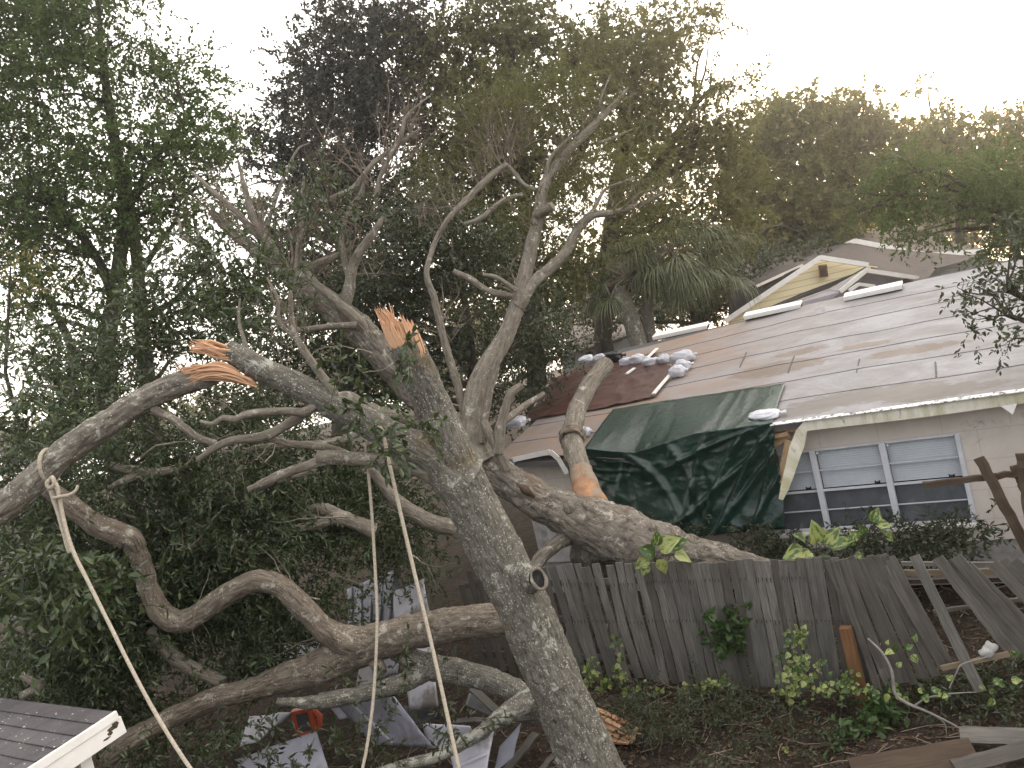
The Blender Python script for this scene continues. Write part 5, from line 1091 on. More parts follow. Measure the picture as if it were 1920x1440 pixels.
mb = MB(); crown(mb, [(720, 1340, 8.6, 50, 45, .2), (790, 1310, 8.7, 40, 35, .2), (770, 1400, 8.5, 60, 35, .2), (680, 1410, 8.5, 60, 30, .2), (850, 1350, 8.6, 40, 35, .2), (560, 1440, 8.3, 60, 25, .2), (420, 1390, 8.6, 60, 30, .2), (610, 1420, 8.5, 40, 20, .2), (740, 1280, 9, 40, 30, .2)], leaf=.09, per=9, wd=.5, kind='near', dens=.5, seed=57, twig=.34, thr=-.2, droop=.2, stems=1, smi=1); mb.build('leafy_twigs', [L_mid, M_stem], fc_)

# ------------------------------------------------------------------ ropes
def rope(name, paths, label):
    o = None; mb = MB()
    for sp in paths:
        c = catmull(np.array([np.append(P(x, y, d), .37 * wd_ / FPX * d) for x, y, d, wd_ in sp]), .02); tube(mb, c[:, :3], c[:, 3], 10, cap0=True, lump=.05, seed=int(sp[0][0]) % 60)
    return tag(mb.build(name, M_rope, smooth=True), label, 'rope')

hc = P(93, 874, 7.13); hd = 0 * cF; ha = nrm(P(88, 843, 7.13) - P(98, 905, 7.13)); hb = cF; HR = .150
ringpts = [hc + (ha * math.cos(x) + hb * math.sin(x)) * HR + hd * .02 * math.sin(x) for x in np.linspace(0, 2 * np.pi, 29)]
mb = MB(); tube(mb, ringpts, np.full(29, .017), 10, lump=.05)
for sp in ([(97, 898, 6.86, 12), (88, 905, 6.83, 11), (92, 915, 6.83, 11), (102, 908, 6.82, 11), (98, 895, 6.84, 11), (92, 903, 6.86, 11)], [(93, 910, 6.85, 10), (98, 930, 6.84, 10), (108, 960, 6.80, 10), (118, 995, 6.75, 10), (127, 1028, 6.7, 10), (131, 1036, 6.7, 12)], [(102, 905, 6.83, 10), (110, 925, 6.82, 10), (116, 958, 6.78, 10), (126, 1000, 6.7, 10), (140, 1040, 6.6, 10), (165, 1090, 6.45, 9.5), (205, 1170, 6.2, 9.5), (255, 1270, 5.9, 9.5), (305, 1360, 5.65, 10), (360, 1445, 5.4, 10.5), (420, 1520, 5.2, 11)], [(100, 934, 6.8, 8), (115, 931, 6.76, 9), (130, 928, 6.76, 9), (142, 920, 6.78, 8), (146, 910, 6.80, 8)], [(104, 905, 6.82, 9), (109, 915, 6.81, 9), (111, 932, 6.80, 9)]):
    c = catmull(np.array([np.append(P(x, y, d), .37 * wd_ / FPX * d) for x, y, d, wd_ in sp]), .02); tube(mb, c[:, :3], c[:, 3], 10, cap0=True, lump=.05)
tag(mb.build('tied_rope', M_rope, smooth=True), 'pale rope knotted round the hanging limb at the left and running down', 'rope')
rope('rope', [[(686, 850, 7.95, 7.5), (690, 880, 7.9, 8), (697, 960, 7.8, 8), (703, 1060, 7.65, 8), (707, 1150, 7.5, 8), (705, 1230, 7.35, 8), (699, 1320, 7.2, 8.5), (688, 1400, 7.05, 8.5), (678, 1450, 6.95, 8.5), (665, 1520, 6.8, 9)],
              [(686, 850, 7.95, 7.5), (690, 825, 7.95, 7.5), (700, 806, 7.82, 8), (712, 802, 7.66, 9), (719, 815, 7.6, 10), (726, 850, 7.55, 10), (745, 935, 7.4, 10), (775, 1065, 7.15, 10), (805, 1190, 6.9, 10), (832, 1310, 6.65, 10.5), (860, 1440, 6.4, 11), (878, 1520, 6.25, 11)]], 'long doubled rope thrown over the snapped limb, hanging in two strands')

# ------------------------------------------------------------------ standing trees
def tree(name, label, trunks, blobs, lmat, cat='tree', group=None, seed=1, bmat=None, nb=2, kids=2, shr=.88, **kw):
    """trunks: lists of (px, py, distance, width px), first row at the foot; limbs run from the trunks into every blob"""
    foot = P(*trunks[0][0][:3]); o = thing(name, label, cat, (foot[0], foot[1], 0), group); r = np.random.default_rng(seed)
    mb = MB(); pts = []
    for i, tr in enumerate(trunks):
        p, rr = limb(mb, [(q[0], q[1], q[2], q[3] * .78) for q in tr], 14, .15, .0, .08, seed + i); pts += list(zip(p, rr))
        if i == 0 and p[0][2] > .1: tube(mb, [p[0], np.array([p[0][0] + .05, p[0][1], -.1])], [rr[0], rr[0] * 1.25], 14)
    A = np.array([q for q, _ in pts]); Rr = np.array([q for _, q in pts])
    for (px, py, D, rx, ry, rd) in blobs:
        c = P(px, py, D)
        for k in range(nb):
            e = c + (rx / FPX * D * r.normal(0, .4)) * cR + (ry / FPX * D * r.normal(0, .4)) * cU + cF * rd * r.normal(0, .3)
            low = A[:, 2] < e[2] - .2 * np.linalg.norm(A[:, :2] - e[:2], axis=1); dd = np.linalg.norm(A - e, axis=1) + np.where(low, 0, 3); i = int(np.argmin(dd)); a = A[i]
            L = np.linalg.norm(e - a); mid = (a + e) / 2 + np.array([0, 0, .12 * L]) + r.normal(0, .07 * L, 3)
            cc = catmull(np.array([np.append(a, min(Rr[i] * .6, .02 * L + .02)), np.append(mid, min(Rr[i] * .4, .013 * L + .012)), np.append(e, .008)]), .2)
            cc[:, :3] += .05 * np.stack([fbm(cc[:, :3] * 1.7, seed + q, 2) for q in range(3)], -1); tube(mb, cc[:, :3], cc[:, 3], 7)
            for q in range(kids):
                ii = int(r.uniform(.3, .95) * len(cc)); grow(mb, cc[ii, :3], (e - a) / L + r.normal(0, .6, 3), L * r.uniform(.25, .5), max(.008, cc[ii, 3] * .6), 1, r, seg=5, up=.1)
    mb.build('trunk', bmat or M_bark4, o, smooth=True)
    mb = MB(); crown(mb, [(a_, b_, c_, d_ * shr, e_ * shr, f_) for a_, b_, c_, d_, e_, f_ in blobs], seed=seed, **kw); mb.build('crown', lmat, o); return o

tree('pale_oak', 'tall airy light green tree filling the upper left corner', [[(205, 800, 16, 46), (200, 650, 16, 42), (215, 560, 16, 36), (225, 480, 16, 32), (232, 380, 16, 28), (205, 200, 16, 22), (190, 90, 16, 14), (185, 0, 16, 8)], [(215, 560, 16, 26), (180, 480, 16, 20), (120, 400, 16, 16), (60, 330, 16, 10)], [(232, 400, 16, 18), (290, 300, 16, 14), (350, 220, 16, 8)]],
     [(40, 40, 16, 120, 90, 1.3), (170, 30, 16, 110, 80, 1.3), (270, 50, 16, 90, 70, 1.3), (350, 110, 16, 50, 50, .9), (90, 150, 16, 130, 90, 1.3), (270, 150, 16, 70, 70, 1), (350, 190, 16, 60, 60, 1), (60, 270, 16, 120, 100, 1.3), (200, 270, 15.5, 90, 60, 1.2), (320, 270, 15.5, 90, 70, 1.2), (390, 270, 16, 36, 40, .8), (60, 390, 16, 110, 80, 1.3), (170, 400, 16, 100, 90, 1.2), (290, 370, 15.5, 90, 70, 1), (370, 350, 16, 50, 50, .8), (50, 500, 16, 80, 50, 1), (190, 510, 16, 70, 50, 1), (100, 600, 16, 80, 50, 1), (-40, 150, 16, 110, 120, 1.3), (-50, 380, 16, 110, 120, 1.3), (60, -70, 16, 150, 80, 1.3), (260, -60, 16, 120, 60, 1.3)],
     L_light, seed=101, leaf=.10, per=16, wd=.66, dens=1.3, twig=.55, thr=-.12, freq=1.0, droop=.25)
tree('slim_oak', 'slim double trunked tree with sparse leaves in the bright gap left of the snapped limb', [[(285, 830, 18, 40), (275, 700, 18, 38), (265, 600, 18, 34), (258, 500, 18, 28), (250, 430, 18, 26), (240, 350, 18, 18), (238, 290, 18, 10)], [(258, 520, 18, 16), (300, 455, 18, 12), (340, 400, 18, 7)], [(265, 600, 18, 18), (330, 560, 18, 12), (380, 500, 18, 7)], [(140, 700, 18, 24), (130, 640, 18, 20), (90, 560, 18, 14)]],
     [(250, 450, 18, 70, 50, 1), (330, 440, 18, 70, 50, 1), (400, 470, 18, 50, 50, .8), (240, 610, 18, 70, 50, 1), (330, 650, 18, 70, 50, 1), (170, 640, 18, 60, 50, 1), (60, 650, 18, 90, 50, 1), (400, 420, 18, 60, 40, .8), (390, 560, 18, 50, 40, .8), (420, 380, 18.5, 40, 60, .8)], L_light, seed=102, leaf=.11, per=12, wd=.6, dens=.42, twig=.5, thr=-.05, droop=.25)
tree('golden_sapling', 'small yellowing sapling at the left edge', [[(10, 700, 12, 9), (15, 600, 12, 7), (20, 500, 12, 4)]], [(15, 490, 12, 40, 45, .4), (40, 520, 12, 30, 30, .4)], L_gold, seed=103, leaf=.09, per=9, wd=.5, dens=1.2, twig=.3, thr=-.5, kind='near', nb=1, kids=1)
tree('dark_evergreen', 'tall dark evergreen tree standing left of centre against the white sky', [[(640, 830, 24, 50), (650, 600, 24, 44), (660, 400, 24, 34), (680, 200, 24, 24), (700, 40, 24, 12)], [(655, 480, 24, 24), (580, 380, 24, 18), (540, 300, 24, 10)]],
     [(580, 120, 24, 50, 40, 1.2), (620, 70, 24, 45, 45, 1.2), (690, 20, 24, 70, 60, 1.6), (560, 190, 24, 55, 50, 1.4), (640, 160, 24, 75, 70, 1.8), (730, 110, 24, 75, 70, 1.8), (780, 60, 24, 40, 50, 1.2), (560, 270, 24, 55, 50, 1.4), (630, 270, 24, 80, 70, 1.8), (720, 230, 24, 80, 80, 1.8), (590, 350, 24, 60, 45, 1.4), (680, 350, 24, 80, 60, 1.8), (480, 290, 24, 45, 40, 1.2), (470, 350, 24, 45, 35, 1.0), (530, 400, 24, 60, 40, 1.2), (620, 420, 24, 80, 60, 1.6), (720, 420, 24, 70, 60, 1.6), (560, 480, 24, 70, 50, 1.4), (660, 500, 24, 90, 60, 1.6), (480, 420, 24, 30, 40, 1), (600, 570, 24, 110, 50, 1.6), (750, 550, 24, 80, 60, 1.6), (450, 560, 24, 60, 40, 1)],
     L_dark, seed=104, leaf=.14, per=15, wd=.7, dens=2.5, twig=.6, thr=-.3, freq=.9, droop=.2)
tree('tall_oak', 'tall brownish oak with three rounded tops in the middle of the skyline', [[(1010, 800, 24, 50), (1000, 600, 24, 46), (985, 400, 24, 36), (970, 200, 24, 26), (950, 60, 24, 14)], [(985, 420, 24, 28), (1080, 300, 24, 22), (1130, 180, 24, 14)], [(985, 330, 24, 22), (890, 250, 24, 14), (830, 170, 24, 8)]],
     [(900, 30, 24, 50, 50, 1.4), (960, 10, 24, 60, 50, 1.4), (1000, 50, 24, 55, 55, 1.4), (830, 90, 24, 45, 45, 1.2), (880, 110, 24, 70, 60, 1.6), (960, 120, 24, 80, 70, 1.8), (1040, 110, 24, 55, 45, 1.4), (1100, 60, 24, 50, 40, 1.2), (1080, 120, 24, 60, 40, 1.4), (800, 170, 24, 50, 60, 1.4), (860, 210, 24, 80, 70, 1.8), (960, 220, 24, 90, 80, 1.8), (1050, 210, 24, 70, 50, 1.6), (830, 300, 24, 90, 70, 1.8), (930, 320, 24, 90, 70, 1.8), (1030, 310, 24, 80, 70, 1.8), (860, 410, 24, 90, 70, 1.8), (980, 430, 24, 90, 70, 1.8), (800, 480, 24, 80, 60, 1.6), (900, 540, 24, 110, 70, 1.8), (1040, 520, 24, 90, 60, 1.6)],
     L_olive, seed=105, leaf=.15, per=15, wd=.7, dens=1.9, twig=.65, thr=-.25, freq=.85, droop=.2)
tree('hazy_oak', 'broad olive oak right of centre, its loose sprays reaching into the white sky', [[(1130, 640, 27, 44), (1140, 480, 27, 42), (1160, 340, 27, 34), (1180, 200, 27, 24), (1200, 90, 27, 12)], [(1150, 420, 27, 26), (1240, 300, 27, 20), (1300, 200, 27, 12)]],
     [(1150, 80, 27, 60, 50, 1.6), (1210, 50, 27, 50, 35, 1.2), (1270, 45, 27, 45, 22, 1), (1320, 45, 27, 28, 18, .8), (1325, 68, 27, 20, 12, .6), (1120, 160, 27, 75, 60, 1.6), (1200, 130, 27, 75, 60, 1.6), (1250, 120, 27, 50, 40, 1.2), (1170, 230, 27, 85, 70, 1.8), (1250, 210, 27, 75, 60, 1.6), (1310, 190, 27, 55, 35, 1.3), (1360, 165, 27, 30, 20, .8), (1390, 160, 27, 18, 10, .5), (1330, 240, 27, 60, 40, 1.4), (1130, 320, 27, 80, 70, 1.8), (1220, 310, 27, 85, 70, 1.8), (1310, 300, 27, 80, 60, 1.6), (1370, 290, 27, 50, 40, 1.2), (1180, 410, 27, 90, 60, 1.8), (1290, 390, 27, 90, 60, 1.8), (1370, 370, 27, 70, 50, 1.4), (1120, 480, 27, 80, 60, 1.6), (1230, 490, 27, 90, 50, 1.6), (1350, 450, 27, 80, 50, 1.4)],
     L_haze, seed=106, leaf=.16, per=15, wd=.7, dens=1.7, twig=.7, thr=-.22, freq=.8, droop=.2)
tree('holly_bush', 'dense dark holly like tree between the snapped trunk and the fallen limb', [[(900, 860, 15.5, 26), (890, 740, 15.5, 24), (880, 620, 15.5, 20), (860, 500, 15.5, 14), (850, 400, 15.5, 7)], [(890, 740, 15.5, 18), (960, 640, 15.5, 14), (1010, 560, 15.5, 8)]],
     [(770, 400, 15.5, 60, 50, .9), (830, 400, 15.5, 70, 50, .9), (760, 480, 15.5, 70, 60, 1), (850, 490, 15.5, 90, 70, 1.1), (930, 470, 15.5, 60, 60, 1), (780, 570, 15.5, 80, 60, 1), (880, 580, 15.5, 90, 70, 1.1), (960, 570, 15.5, 70, 60, 1), (1020, 610, 17.3, 60, 60, 1), (940, 680, 17.3, 80, 70, 1), (1020, 680, 17.3, 60, 50, .8), (1040, 640, 17.3, 40, 40, .7), (860, 680, 15.5, 80, 70, 1), (700, 500, 15.5, 60, 60, .9), (960, 760, 17.3, 60, 50, .8), (660, 560, 15.5, 80, 60, 1), (600, 640, 15.5, 90, 60, 1), (720, 650, 15.5, 90, 60, 1), (520, 660, 15.5, 90, 60, 1), (660, 730, 15.5, 120, 60, 1), (480, 740, 15.5, 100, 60, 1)],
     L_mid, seed=107, leaf=.10, per=14, wd=.5, dens=1.35, twig=.5, thr=-.35, freq=1.1, droop=.25)
FARG = 'oaks along the far right skyline'
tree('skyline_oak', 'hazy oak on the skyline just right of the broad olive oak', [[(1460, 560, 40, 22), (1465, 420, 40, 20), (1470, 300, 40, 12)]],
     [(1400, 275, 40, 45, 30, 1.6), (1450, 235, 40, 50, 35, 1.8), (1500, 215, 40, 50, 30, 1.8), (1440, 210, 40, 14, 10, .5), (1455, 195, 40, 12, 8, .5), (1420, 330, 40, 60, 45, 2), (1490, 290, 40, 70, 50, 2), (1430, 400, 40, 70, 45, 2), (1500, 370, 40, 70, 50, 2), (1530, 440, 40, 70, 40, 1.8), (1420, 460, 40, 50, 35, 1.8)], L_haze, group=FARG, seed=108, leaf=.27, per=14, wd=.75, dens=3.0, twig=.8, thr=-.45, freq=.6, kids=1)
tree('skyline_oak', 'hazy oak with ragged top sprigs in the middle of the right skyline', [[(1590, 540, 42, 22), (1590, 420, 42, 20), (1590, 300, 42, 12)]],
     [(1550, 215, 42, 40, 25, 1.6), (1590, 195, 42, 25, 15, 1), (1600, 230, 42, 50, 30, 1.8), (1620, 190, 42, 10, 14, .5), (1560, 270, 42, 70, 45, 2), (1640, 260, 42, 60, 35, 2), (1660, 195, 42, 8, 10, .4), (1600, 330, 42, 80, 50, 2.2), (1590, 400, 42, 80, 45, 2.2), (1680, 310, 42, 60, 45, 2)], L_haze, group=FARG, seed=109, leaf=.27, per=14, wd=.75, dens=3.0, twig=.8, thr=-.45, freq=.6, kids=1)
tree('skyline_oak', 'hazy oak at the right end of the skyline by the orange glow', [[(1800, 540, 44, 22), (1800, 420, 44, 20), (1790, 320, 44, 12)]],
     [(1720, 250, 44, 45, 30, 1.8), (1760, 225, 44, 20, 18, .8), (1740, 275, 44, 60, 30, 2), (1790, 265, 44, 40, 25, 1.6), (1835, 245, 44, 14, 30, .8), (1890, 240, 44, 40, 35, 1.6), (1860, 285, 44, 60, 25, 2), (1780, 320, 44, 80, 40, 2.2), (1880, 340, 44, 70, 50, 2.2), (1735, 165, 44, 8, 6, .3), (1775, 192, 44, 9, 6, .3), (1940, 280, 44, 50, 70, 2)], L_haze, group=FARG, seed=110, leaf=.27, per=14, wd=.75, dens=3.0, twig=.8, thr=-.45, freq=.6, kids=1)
tree('leafy_oak', 'bright leaved tree leaning over the brown roofs at the right', [[(1990, 720, 19, 40), (1970, 560, 19, 36), (1920, 430, 19, 28), (1850, 370, 19, 18), (1760, 350, 19, 8)]],
     [(1690, 310, 19, 55, 35, .9), (1650, 365, 19, 50, 28, .8), (1600, 395, 19, 30, 12, .5), (1740, 340, 19, 70, 45, 1), (1820, 320, 19, 80, 50, 1.1), (1890, 330, 19, 60, 60, 1.1), (1690, 400, 19, 50, 28, .8), (1760, 405, 19, 60, 32, .9), (1715, 440, 19, 34, 18, .6), (1830, 390, 19, 70, 45, 1), (1900, 410, 19, 60, 50, 1), (1870, 450, 19, 45, 35, .8), (1920, 480, 19, 40, 40, .8), (1950, 360, 19, 50, 80, 1)], L_light, seed=111, leaf=.12, per=14, wd=.5, dens=1.7, twig=.5, thr=-.3, freq=1, droop=.35)
tree('overhanging_branch_tree', 'near glossy leaved tree poking in at the right edge over the grey roof', [[(2075, 900, 9.5, 60), (2040, 700, 9.5, 46), (1990, 600, 9.5, 34), (1925, 560, 9.5, 18), (1880, 540, 9.5, 9)], [(1985, 640, 9.5, 26), (1940, 610, 9.5, 16), (1890, 590, 9.5, 8)]],
     [(1850, 545, 9.5, 40, 24, .25), (1900, 500, 9.5, 36, 28, .3), (1835, 595, 9.5, 20, 26, .2), (1880, 590, 9.5, 26, 20, .2), (1900, 640, 9.5, 20, 20, .2), (1870, 520, 9.5, 40, 20, .25), (1815, 555, 9.5, 22, 10, .15), (1930, 560, 9.5, 30, 60, .3), (1910, 440, 9.5, 24, 40, .25), (1990, 500, 9.5, 60, 60, .5), (2050, 440, 9.5, 90, 80, .6), (2080, 560, 9.5, 90, 70, .6), (1990, 410, 9.5, 60, 50, .4)], L_mid, seed=112, leaf=.085, per=9, wd=.52, kind='near', dens=.95, twig=.26, thr=-.3, freq=2, droop=.3, nb=2, kids=1)
tree('understory_shrub', 'dark tangled shrubbery under the palm behind the ridge', [[(1300, 700, 30, 20), (1300, 600, 30, 16), (1290, 540, 30, 8)]],
     [(1090, 560, 30, 70, 50, 1.5), (1180, 590, 30, 80, 40, 1.5), (1280, 590, 30, 80, 45, 1.5), (1370, 560, 30, 70, 50, 1.5), (1240, 540, 30, 90, 40, 1.5), (1340, 520, 30, 70, 50, 1.5), (1040, 600, 30, 70, 50, 1.5), (1420, 510, 31, 60, 50, 1.5), (1480, 480, 34, 60, 40, 1.5), (1540, 450, 38, 60, 30, 1.5)], L_mid, cat='shrub', seed=113, leaf=.16, per=14, wd=.6, dens=1.5, twig=.6, thr=-.4, freq=.8, kids=1)
# distant belt of trees behind everything
mb = MB(); r_ = np.random.default_rng(77)
bl = []
for i in range(46):
    x = -900 + i * 80; xx = x + r_.uniform(-30, 30); yy = 653 - .231 * (xx - 960) - r_.uniform(6, 40) if xx < 1050 else 653 - .231 * (xx - 960) - 50; bl.append((xx, yy, 85, 80, r_.uniform(40, 70) if xx > 560 or xx < -50 else 26, 3))
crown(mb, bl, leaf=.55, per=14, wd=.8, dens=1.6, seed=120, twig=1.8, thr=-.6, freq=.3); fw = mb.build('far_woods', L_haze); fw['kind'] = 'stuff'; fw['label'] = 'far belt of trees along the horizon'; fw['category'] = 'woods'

# palm
pt = thing('cabbage_palm', 'shaggy cabbage palm with drooping fronds behind the left end of the ridge', 'palm', P(1200, 740, 23) * np.array([1, 1, 0]))
mb = MB(); limb(mb, [(1215, 790, 23, 34), (1205, 680, 23, 33), (1190, 620, 23, 32), (1172, 570, 23, 32), (1160, 540, 23, 28)], 20, .1, .012, .15, 61); limb(mb, [(1235, 760, 23.4, 22), (1222, 640, 23.4, 22), (1208, 560, 23.4, 20)], 14, .1, .01, .15, 62); mb.build('trunk', M_bark1, pt, smooth=True)
r_ = np.random.default_rng(62)
for ci, (hx, hy, n_) in enumerate(((1255, 470, 34), (1175, 520, 16), (1320, 500, 18))):
    hub = P(hx, hy, 23)
    for i in range(n_):
        az = r_.uniform(0, 2 * np.pi); el = r_.uniform(-.5, .9); d = np.array([math.cos(az) * math.cos(el), math.sin(az) * math.cos(el), math.sin(el)])
        L = r_.uniform(.7, 1.2); tip = hub + d * L + np.array([0, 0, -.25]); mb = MB()
        tube(mb, [hub, hub + d * L * .6, tip], [.025, .018, .012], 5, mi=1)
        m_ = 34; sd_ = nrm(np.cross(d, [0, 0, 1])); upv = np.cross(sd_, d); an = np.linspace(-1.9, 1.9, m_)
        for q in an:
            d0 = d * math.cos(q) + sd_ * math.sin(q) + upv * .15 * r_.normal(); lw = .95 * (1 - .12 * abs(q)) * r_.uniform(.8, 1.1)
            p0 = tip; p1 = tip + d0 * lw * .45; p2 = tip + d0 * lw * .75 + np.array([0, 0, -.28 * lw]); p3 = p2 + d0 * .10 * lw + np.array([0, 0, -.42 * lw])
            s_ = nrm(np.cross(d0, upv) + r_.normal(0, .2, 3)) ; wv = .016
            V = np.array([p0 - s_ * wv * .5, p0 + s_ * wv * .5, p1 + s_ * wv, p1 - s_ * wv, p2 + s_ * wv * .7, p2 - s_ * wv * .7, p3])
            mb.add(V, [[0, 1, 2, 3], [3, 2, 4, 5]]); mb.add(V, [[5, 4, 6]])
        mb.build('frond', [L_palm, M_twig], pt)

# ------------------------------------------------------------------ plants at the fence and house
def plant(name, label, blobs, lmat, cat='plant', group=None, **kw):
    b0 = blobs[0]; q = P(*b0[:3]); o = MB(); kw.setdefault('stems', 1); crown(o, blobs, smi=1, **kw)
    return tag(o.build(name, [lmat, M_stem]), label, cat, group)
def fd(px, py, off): return float((FPt(px, py, off) - CAM) @ cF)
HG = 'shrubs along the house wall'
D1 = lambda x, y: float((WP(x, y, -.75) - CAM) @ cF)
plant('wall_shrub', 'dark low shrub under the torn right corner of the green tarp', [(1425, 1020, D1(1425, 1020), 45, 26, .3), (1470, 1025, D1(1470, 1020), 40, 30, .3), (1395, 1010, D1(1395, 1010), 25, 14, .2), (1500, 1040, D1(1500, 1030), 40, 20, .3)], L_mid, 'shrub', HG, leaf=.06, per=12, wd=.5, dens=2.2, seed=130, twig=.22, thr=-.6, kind='far')
plant('wall_shrub', 'dark hedge running under the window sill', [(1600, 1020, D1(1600, 1020), 50, 26, .3), (1660, 1015, D1(1660, 1015), 60, 28, .3), (1730, 1012, D1(1730, 1010), 60, 28, .3), (1790, 1010, D1(1790, 1010), 45, 26, .3), (1840, 1015, D1(1840, 1010), 22, 22, .2), (1700, 1045, D1(1700, 1040), 150, 16, .3)], L_mid, 'shrub', HG, leaf=.075, per=10, wd=.5, dens=1.9, seed=131, twig=.26, thr=-.6, kind='near')
plant('wall_shrub', 'upright leafy sprigs at the right jamb of the window', [(1825, 975, D1(1825, 975), 10, 18, .08), (1700, 985, D1(1700, 985), 16, 12, .1), (1840, 1000, D1(1840, 1000), 16, 16, .1), (1722, 988, D1(1722, 988), 8, 10, .08)], L_mid, 'shrub', HG, leaf=.085, per=9, wd=.42, dens=2.4, seed=132, twig=.2, thr=-1, kind='near')
plant('wall_shrub', 'little weeds growing behind the log below the green tarp', [(1225, 975, 12.4, 26, 10, .2), (1270, 990, 12.2, 26, 9, .2), (1310, 1000, 12, 20, 8, .2)], L_mid, 'shrub', HG, leaf=.07, per=9, wd=.5, dens=2.2, seed=133, twig=.2, thr=-1, kind='near')
def pothos(name, label, specs, seed, size, grp=None, stem=True):
    """big heart leaves at given pixels: px, py, distance, length px, image angle"""
    mb = MB(); r = np.random.default_rng(seed); c, d, l = [], [], []
    for (px, py, D, lp, an) in specs:
        q = P(px, py, D); dr = cR * math.cos(math.radians(an)) + cU * math.sin(math.radians(an)) - cF * r.uniform(.05, .45); c.append(q); d.append(dr); l.append(lp / FPX * D * size)
        if stem: tube(mb, [q + nrm(dr) * .01, q - nrm(dr) * .06 - np.array([0, 0, .03]), q - nrm(dr) * .1 + cF * .06 - np.array([0, 0, .12])], [.004, .005, .006], 5, 1)
    c, d, l = np.array(c), np.array(d), np.array(l); n = len(c); d /= np.linalg.norm(d, axis=1, keepdims=True)
    s = np.cross(d, np.broadcast_to(-cF + np.array([0, 0, .8]), d.shape) + r.normal(0, .35, (n, 3))); s /= np.linalg.norm(s, axis=1, keepdims=True); nn = np.cross(s, d)
    NS = 9; t = np.linspace(0, 1, NS); wv = .46 * np.sin(np.pi * np.clip(t * .92 + .06, 0, 1) ** .72) * (1 - .25 * t); wv[-1] = 0
    for i in range(n):
        rows = []
        for tt, ww in zip(t, wv):
            m_ = c[i] + d[i] * l[i] * tt - nn[i] * l[i] * .22 * tt ** 2
            rows.append([m_ + s[i] * ww * l[i] * k + nn[i] * abs(k) * ww * l[i] * .35 + nn[i] * .02 * l[i] * math.sin(9 * tt + 2 * k) for k in (-1, -.5, 0, .5, 1)])
        uv = np.stack([np.stack([np.array([-1, -.5, 0, .5, 1]) * .5 + i * 1.37, np.full(5, tt + i * .7)], -1) for tt in t]); grid(mb, np.array(rows), uv=uv)
    return tag(mb.build(name, [L_poth, M_stem], smooth=True), label, 'plant', grp)
da = fd(1540, 1020, .25)
pothos('pothos', 'large variegated yellow green leaves rising above the fence in front of the window', [(1530, 1018, da, 46, 100), (1505, 1032, da, 42, 195), (1548, 1020, da, 40, 60), (1560, 1030, da, 50, 35), (1540, 1040, da, 30, -70), (1520, 1035, da, 34, -150), (1590, 1022, da, 26, 70), (1600, 1045, da, 28, -10), (1635, 978, da + .2, 30, 65), (1645, 985, da + .2, 26, 10), (1650, 995, da + .2, 24, -30), (1622, 1000, da + .2, 22, 130), (1570, 1050, da, 22, -60), (1610, 1010, da + .1, 24, 140), (1510, 1016, da, 30, 140), (1660, 1000, da + .2, 22, -40)], 140, 1.0)
db = fd(1245, 1040, -.15)
pothos('pothos', 'variegated leaves spilling over the fence top in front of the fallen log', [(1238, 1030, db, 44, 40), (1225, 1040, db, 36, 150), (1215, 1048, db, 30, 215), (1240, 1048, db, 30, -80), (1265, 1040, db, 34, -15), (1228, 1022, db, 30, 80), (1255, 1022, db, 36, 20), (1212, 1058, db, 24, 250)], 141, 1.0)
def vine(label, specs, seed, lp, n, nm='pothos_vine'):
    r = np.random.default_rng(seed); L = []
    for (px, py, rx, ry, off, k) in specs:
        for i in range(int(n * k)):
            a = px + r.normal(0, rx * .55), py + r.normal(0, ry * .55); L.append((a[0], a[1], fd(a[0], min(a[1], 1320), off) - r.uniform(0, .15), lp * r.uniform(.55, 1.2), r.uniform(-180, 120)))
    return pothos(nm, label, L, seed, 1.0, 'variegated vines along the fence foot', stem=False)
vine('variegated vine climbing the fence beside the reddish post', [(1500, 1255, 40, 26, -.2, 1), (1540, 1290, 50, 22, -.35, 1), (1490, 1210, 16, 30, -.1, .4), (1478, 1290, 26, 26, -.3, .7), (1590, 1280, 20, 26, -.35, .5), (1500, 1185, 10, 12, -.1, .15), (1625, 1300, 20, 16, -.4, .3)], 150, 12, 60)
vine('variegated vine at the left foot of the standing fence by the trunk', [(1125, 1285, 28, 18, -.2, .9), (1160, 1265, 14, 26, -.15, .5), (1200, 1300, 40, 18, -.3, .7), (1105, 1250, 14, 20, -.1, .3), (1340, 1285, 34, 14, -.25, .6), (1290, 1290, 40, 12, -.25, .5), (1155, 1210, 10, 30, -.08, .2)], 151, 11, 50)
vine('scattered variegated leaves in the leaf litter at the bottom', [(1290, 1408, 50, 8, -1.0, .5), (1400, 1412, 60, 9, -1.0, .6), (1470, 1410, 16, 8, -1.0, .3), (1220, 1395, 24, 10, -1, .3)], 152, 11, 22)
vine('large pale vine leaves among the collapsed pickets', [(1690, 1220, 26, 30, -.45, .6), (1780, 1290, 60, 20, -.6, .5), (1860, 1290, 50, 30, -.6, .5), (1700, 1290, 40, 24, -.5, .6), (1900, 1225, 20, 20, -.5, .25)], 153, 16, 14)
plant('climbing_vine', 'bright green vine clump growing on the middle of the standing fence', [(1370, 1165, fd(1370, 1165, -.08), 26, 22, .06), (1378, 1205, fd(1378, 1205, -.08), 30, 34, .06), (1350, 1200, fd(1350, 1200, -.08), 18, 20, .05), (1395, 1150, fd(1395, 1150, -.08), 14, 12, .05)], L_vine, 'vine', leaf=.10, per=7, wd=.8, dens=1.6, seed=160, twig=.14, thr=-1, kind='heart', flat=.2)
plant('ground_shrub', 'green broad leaved weed at the lower right on bare soil', [(1640, 1370, 8.3, 40, 26, .25), (1690, 1345, 8.5, 40, 24, .25), (1610, 1385, 8.1, 24, 16, .2)], L_vine, 'plant', leaf=.12, per=6, wd=.62, dens=1.1, seed=161, twig=.2, thr=-.8, kind='near')
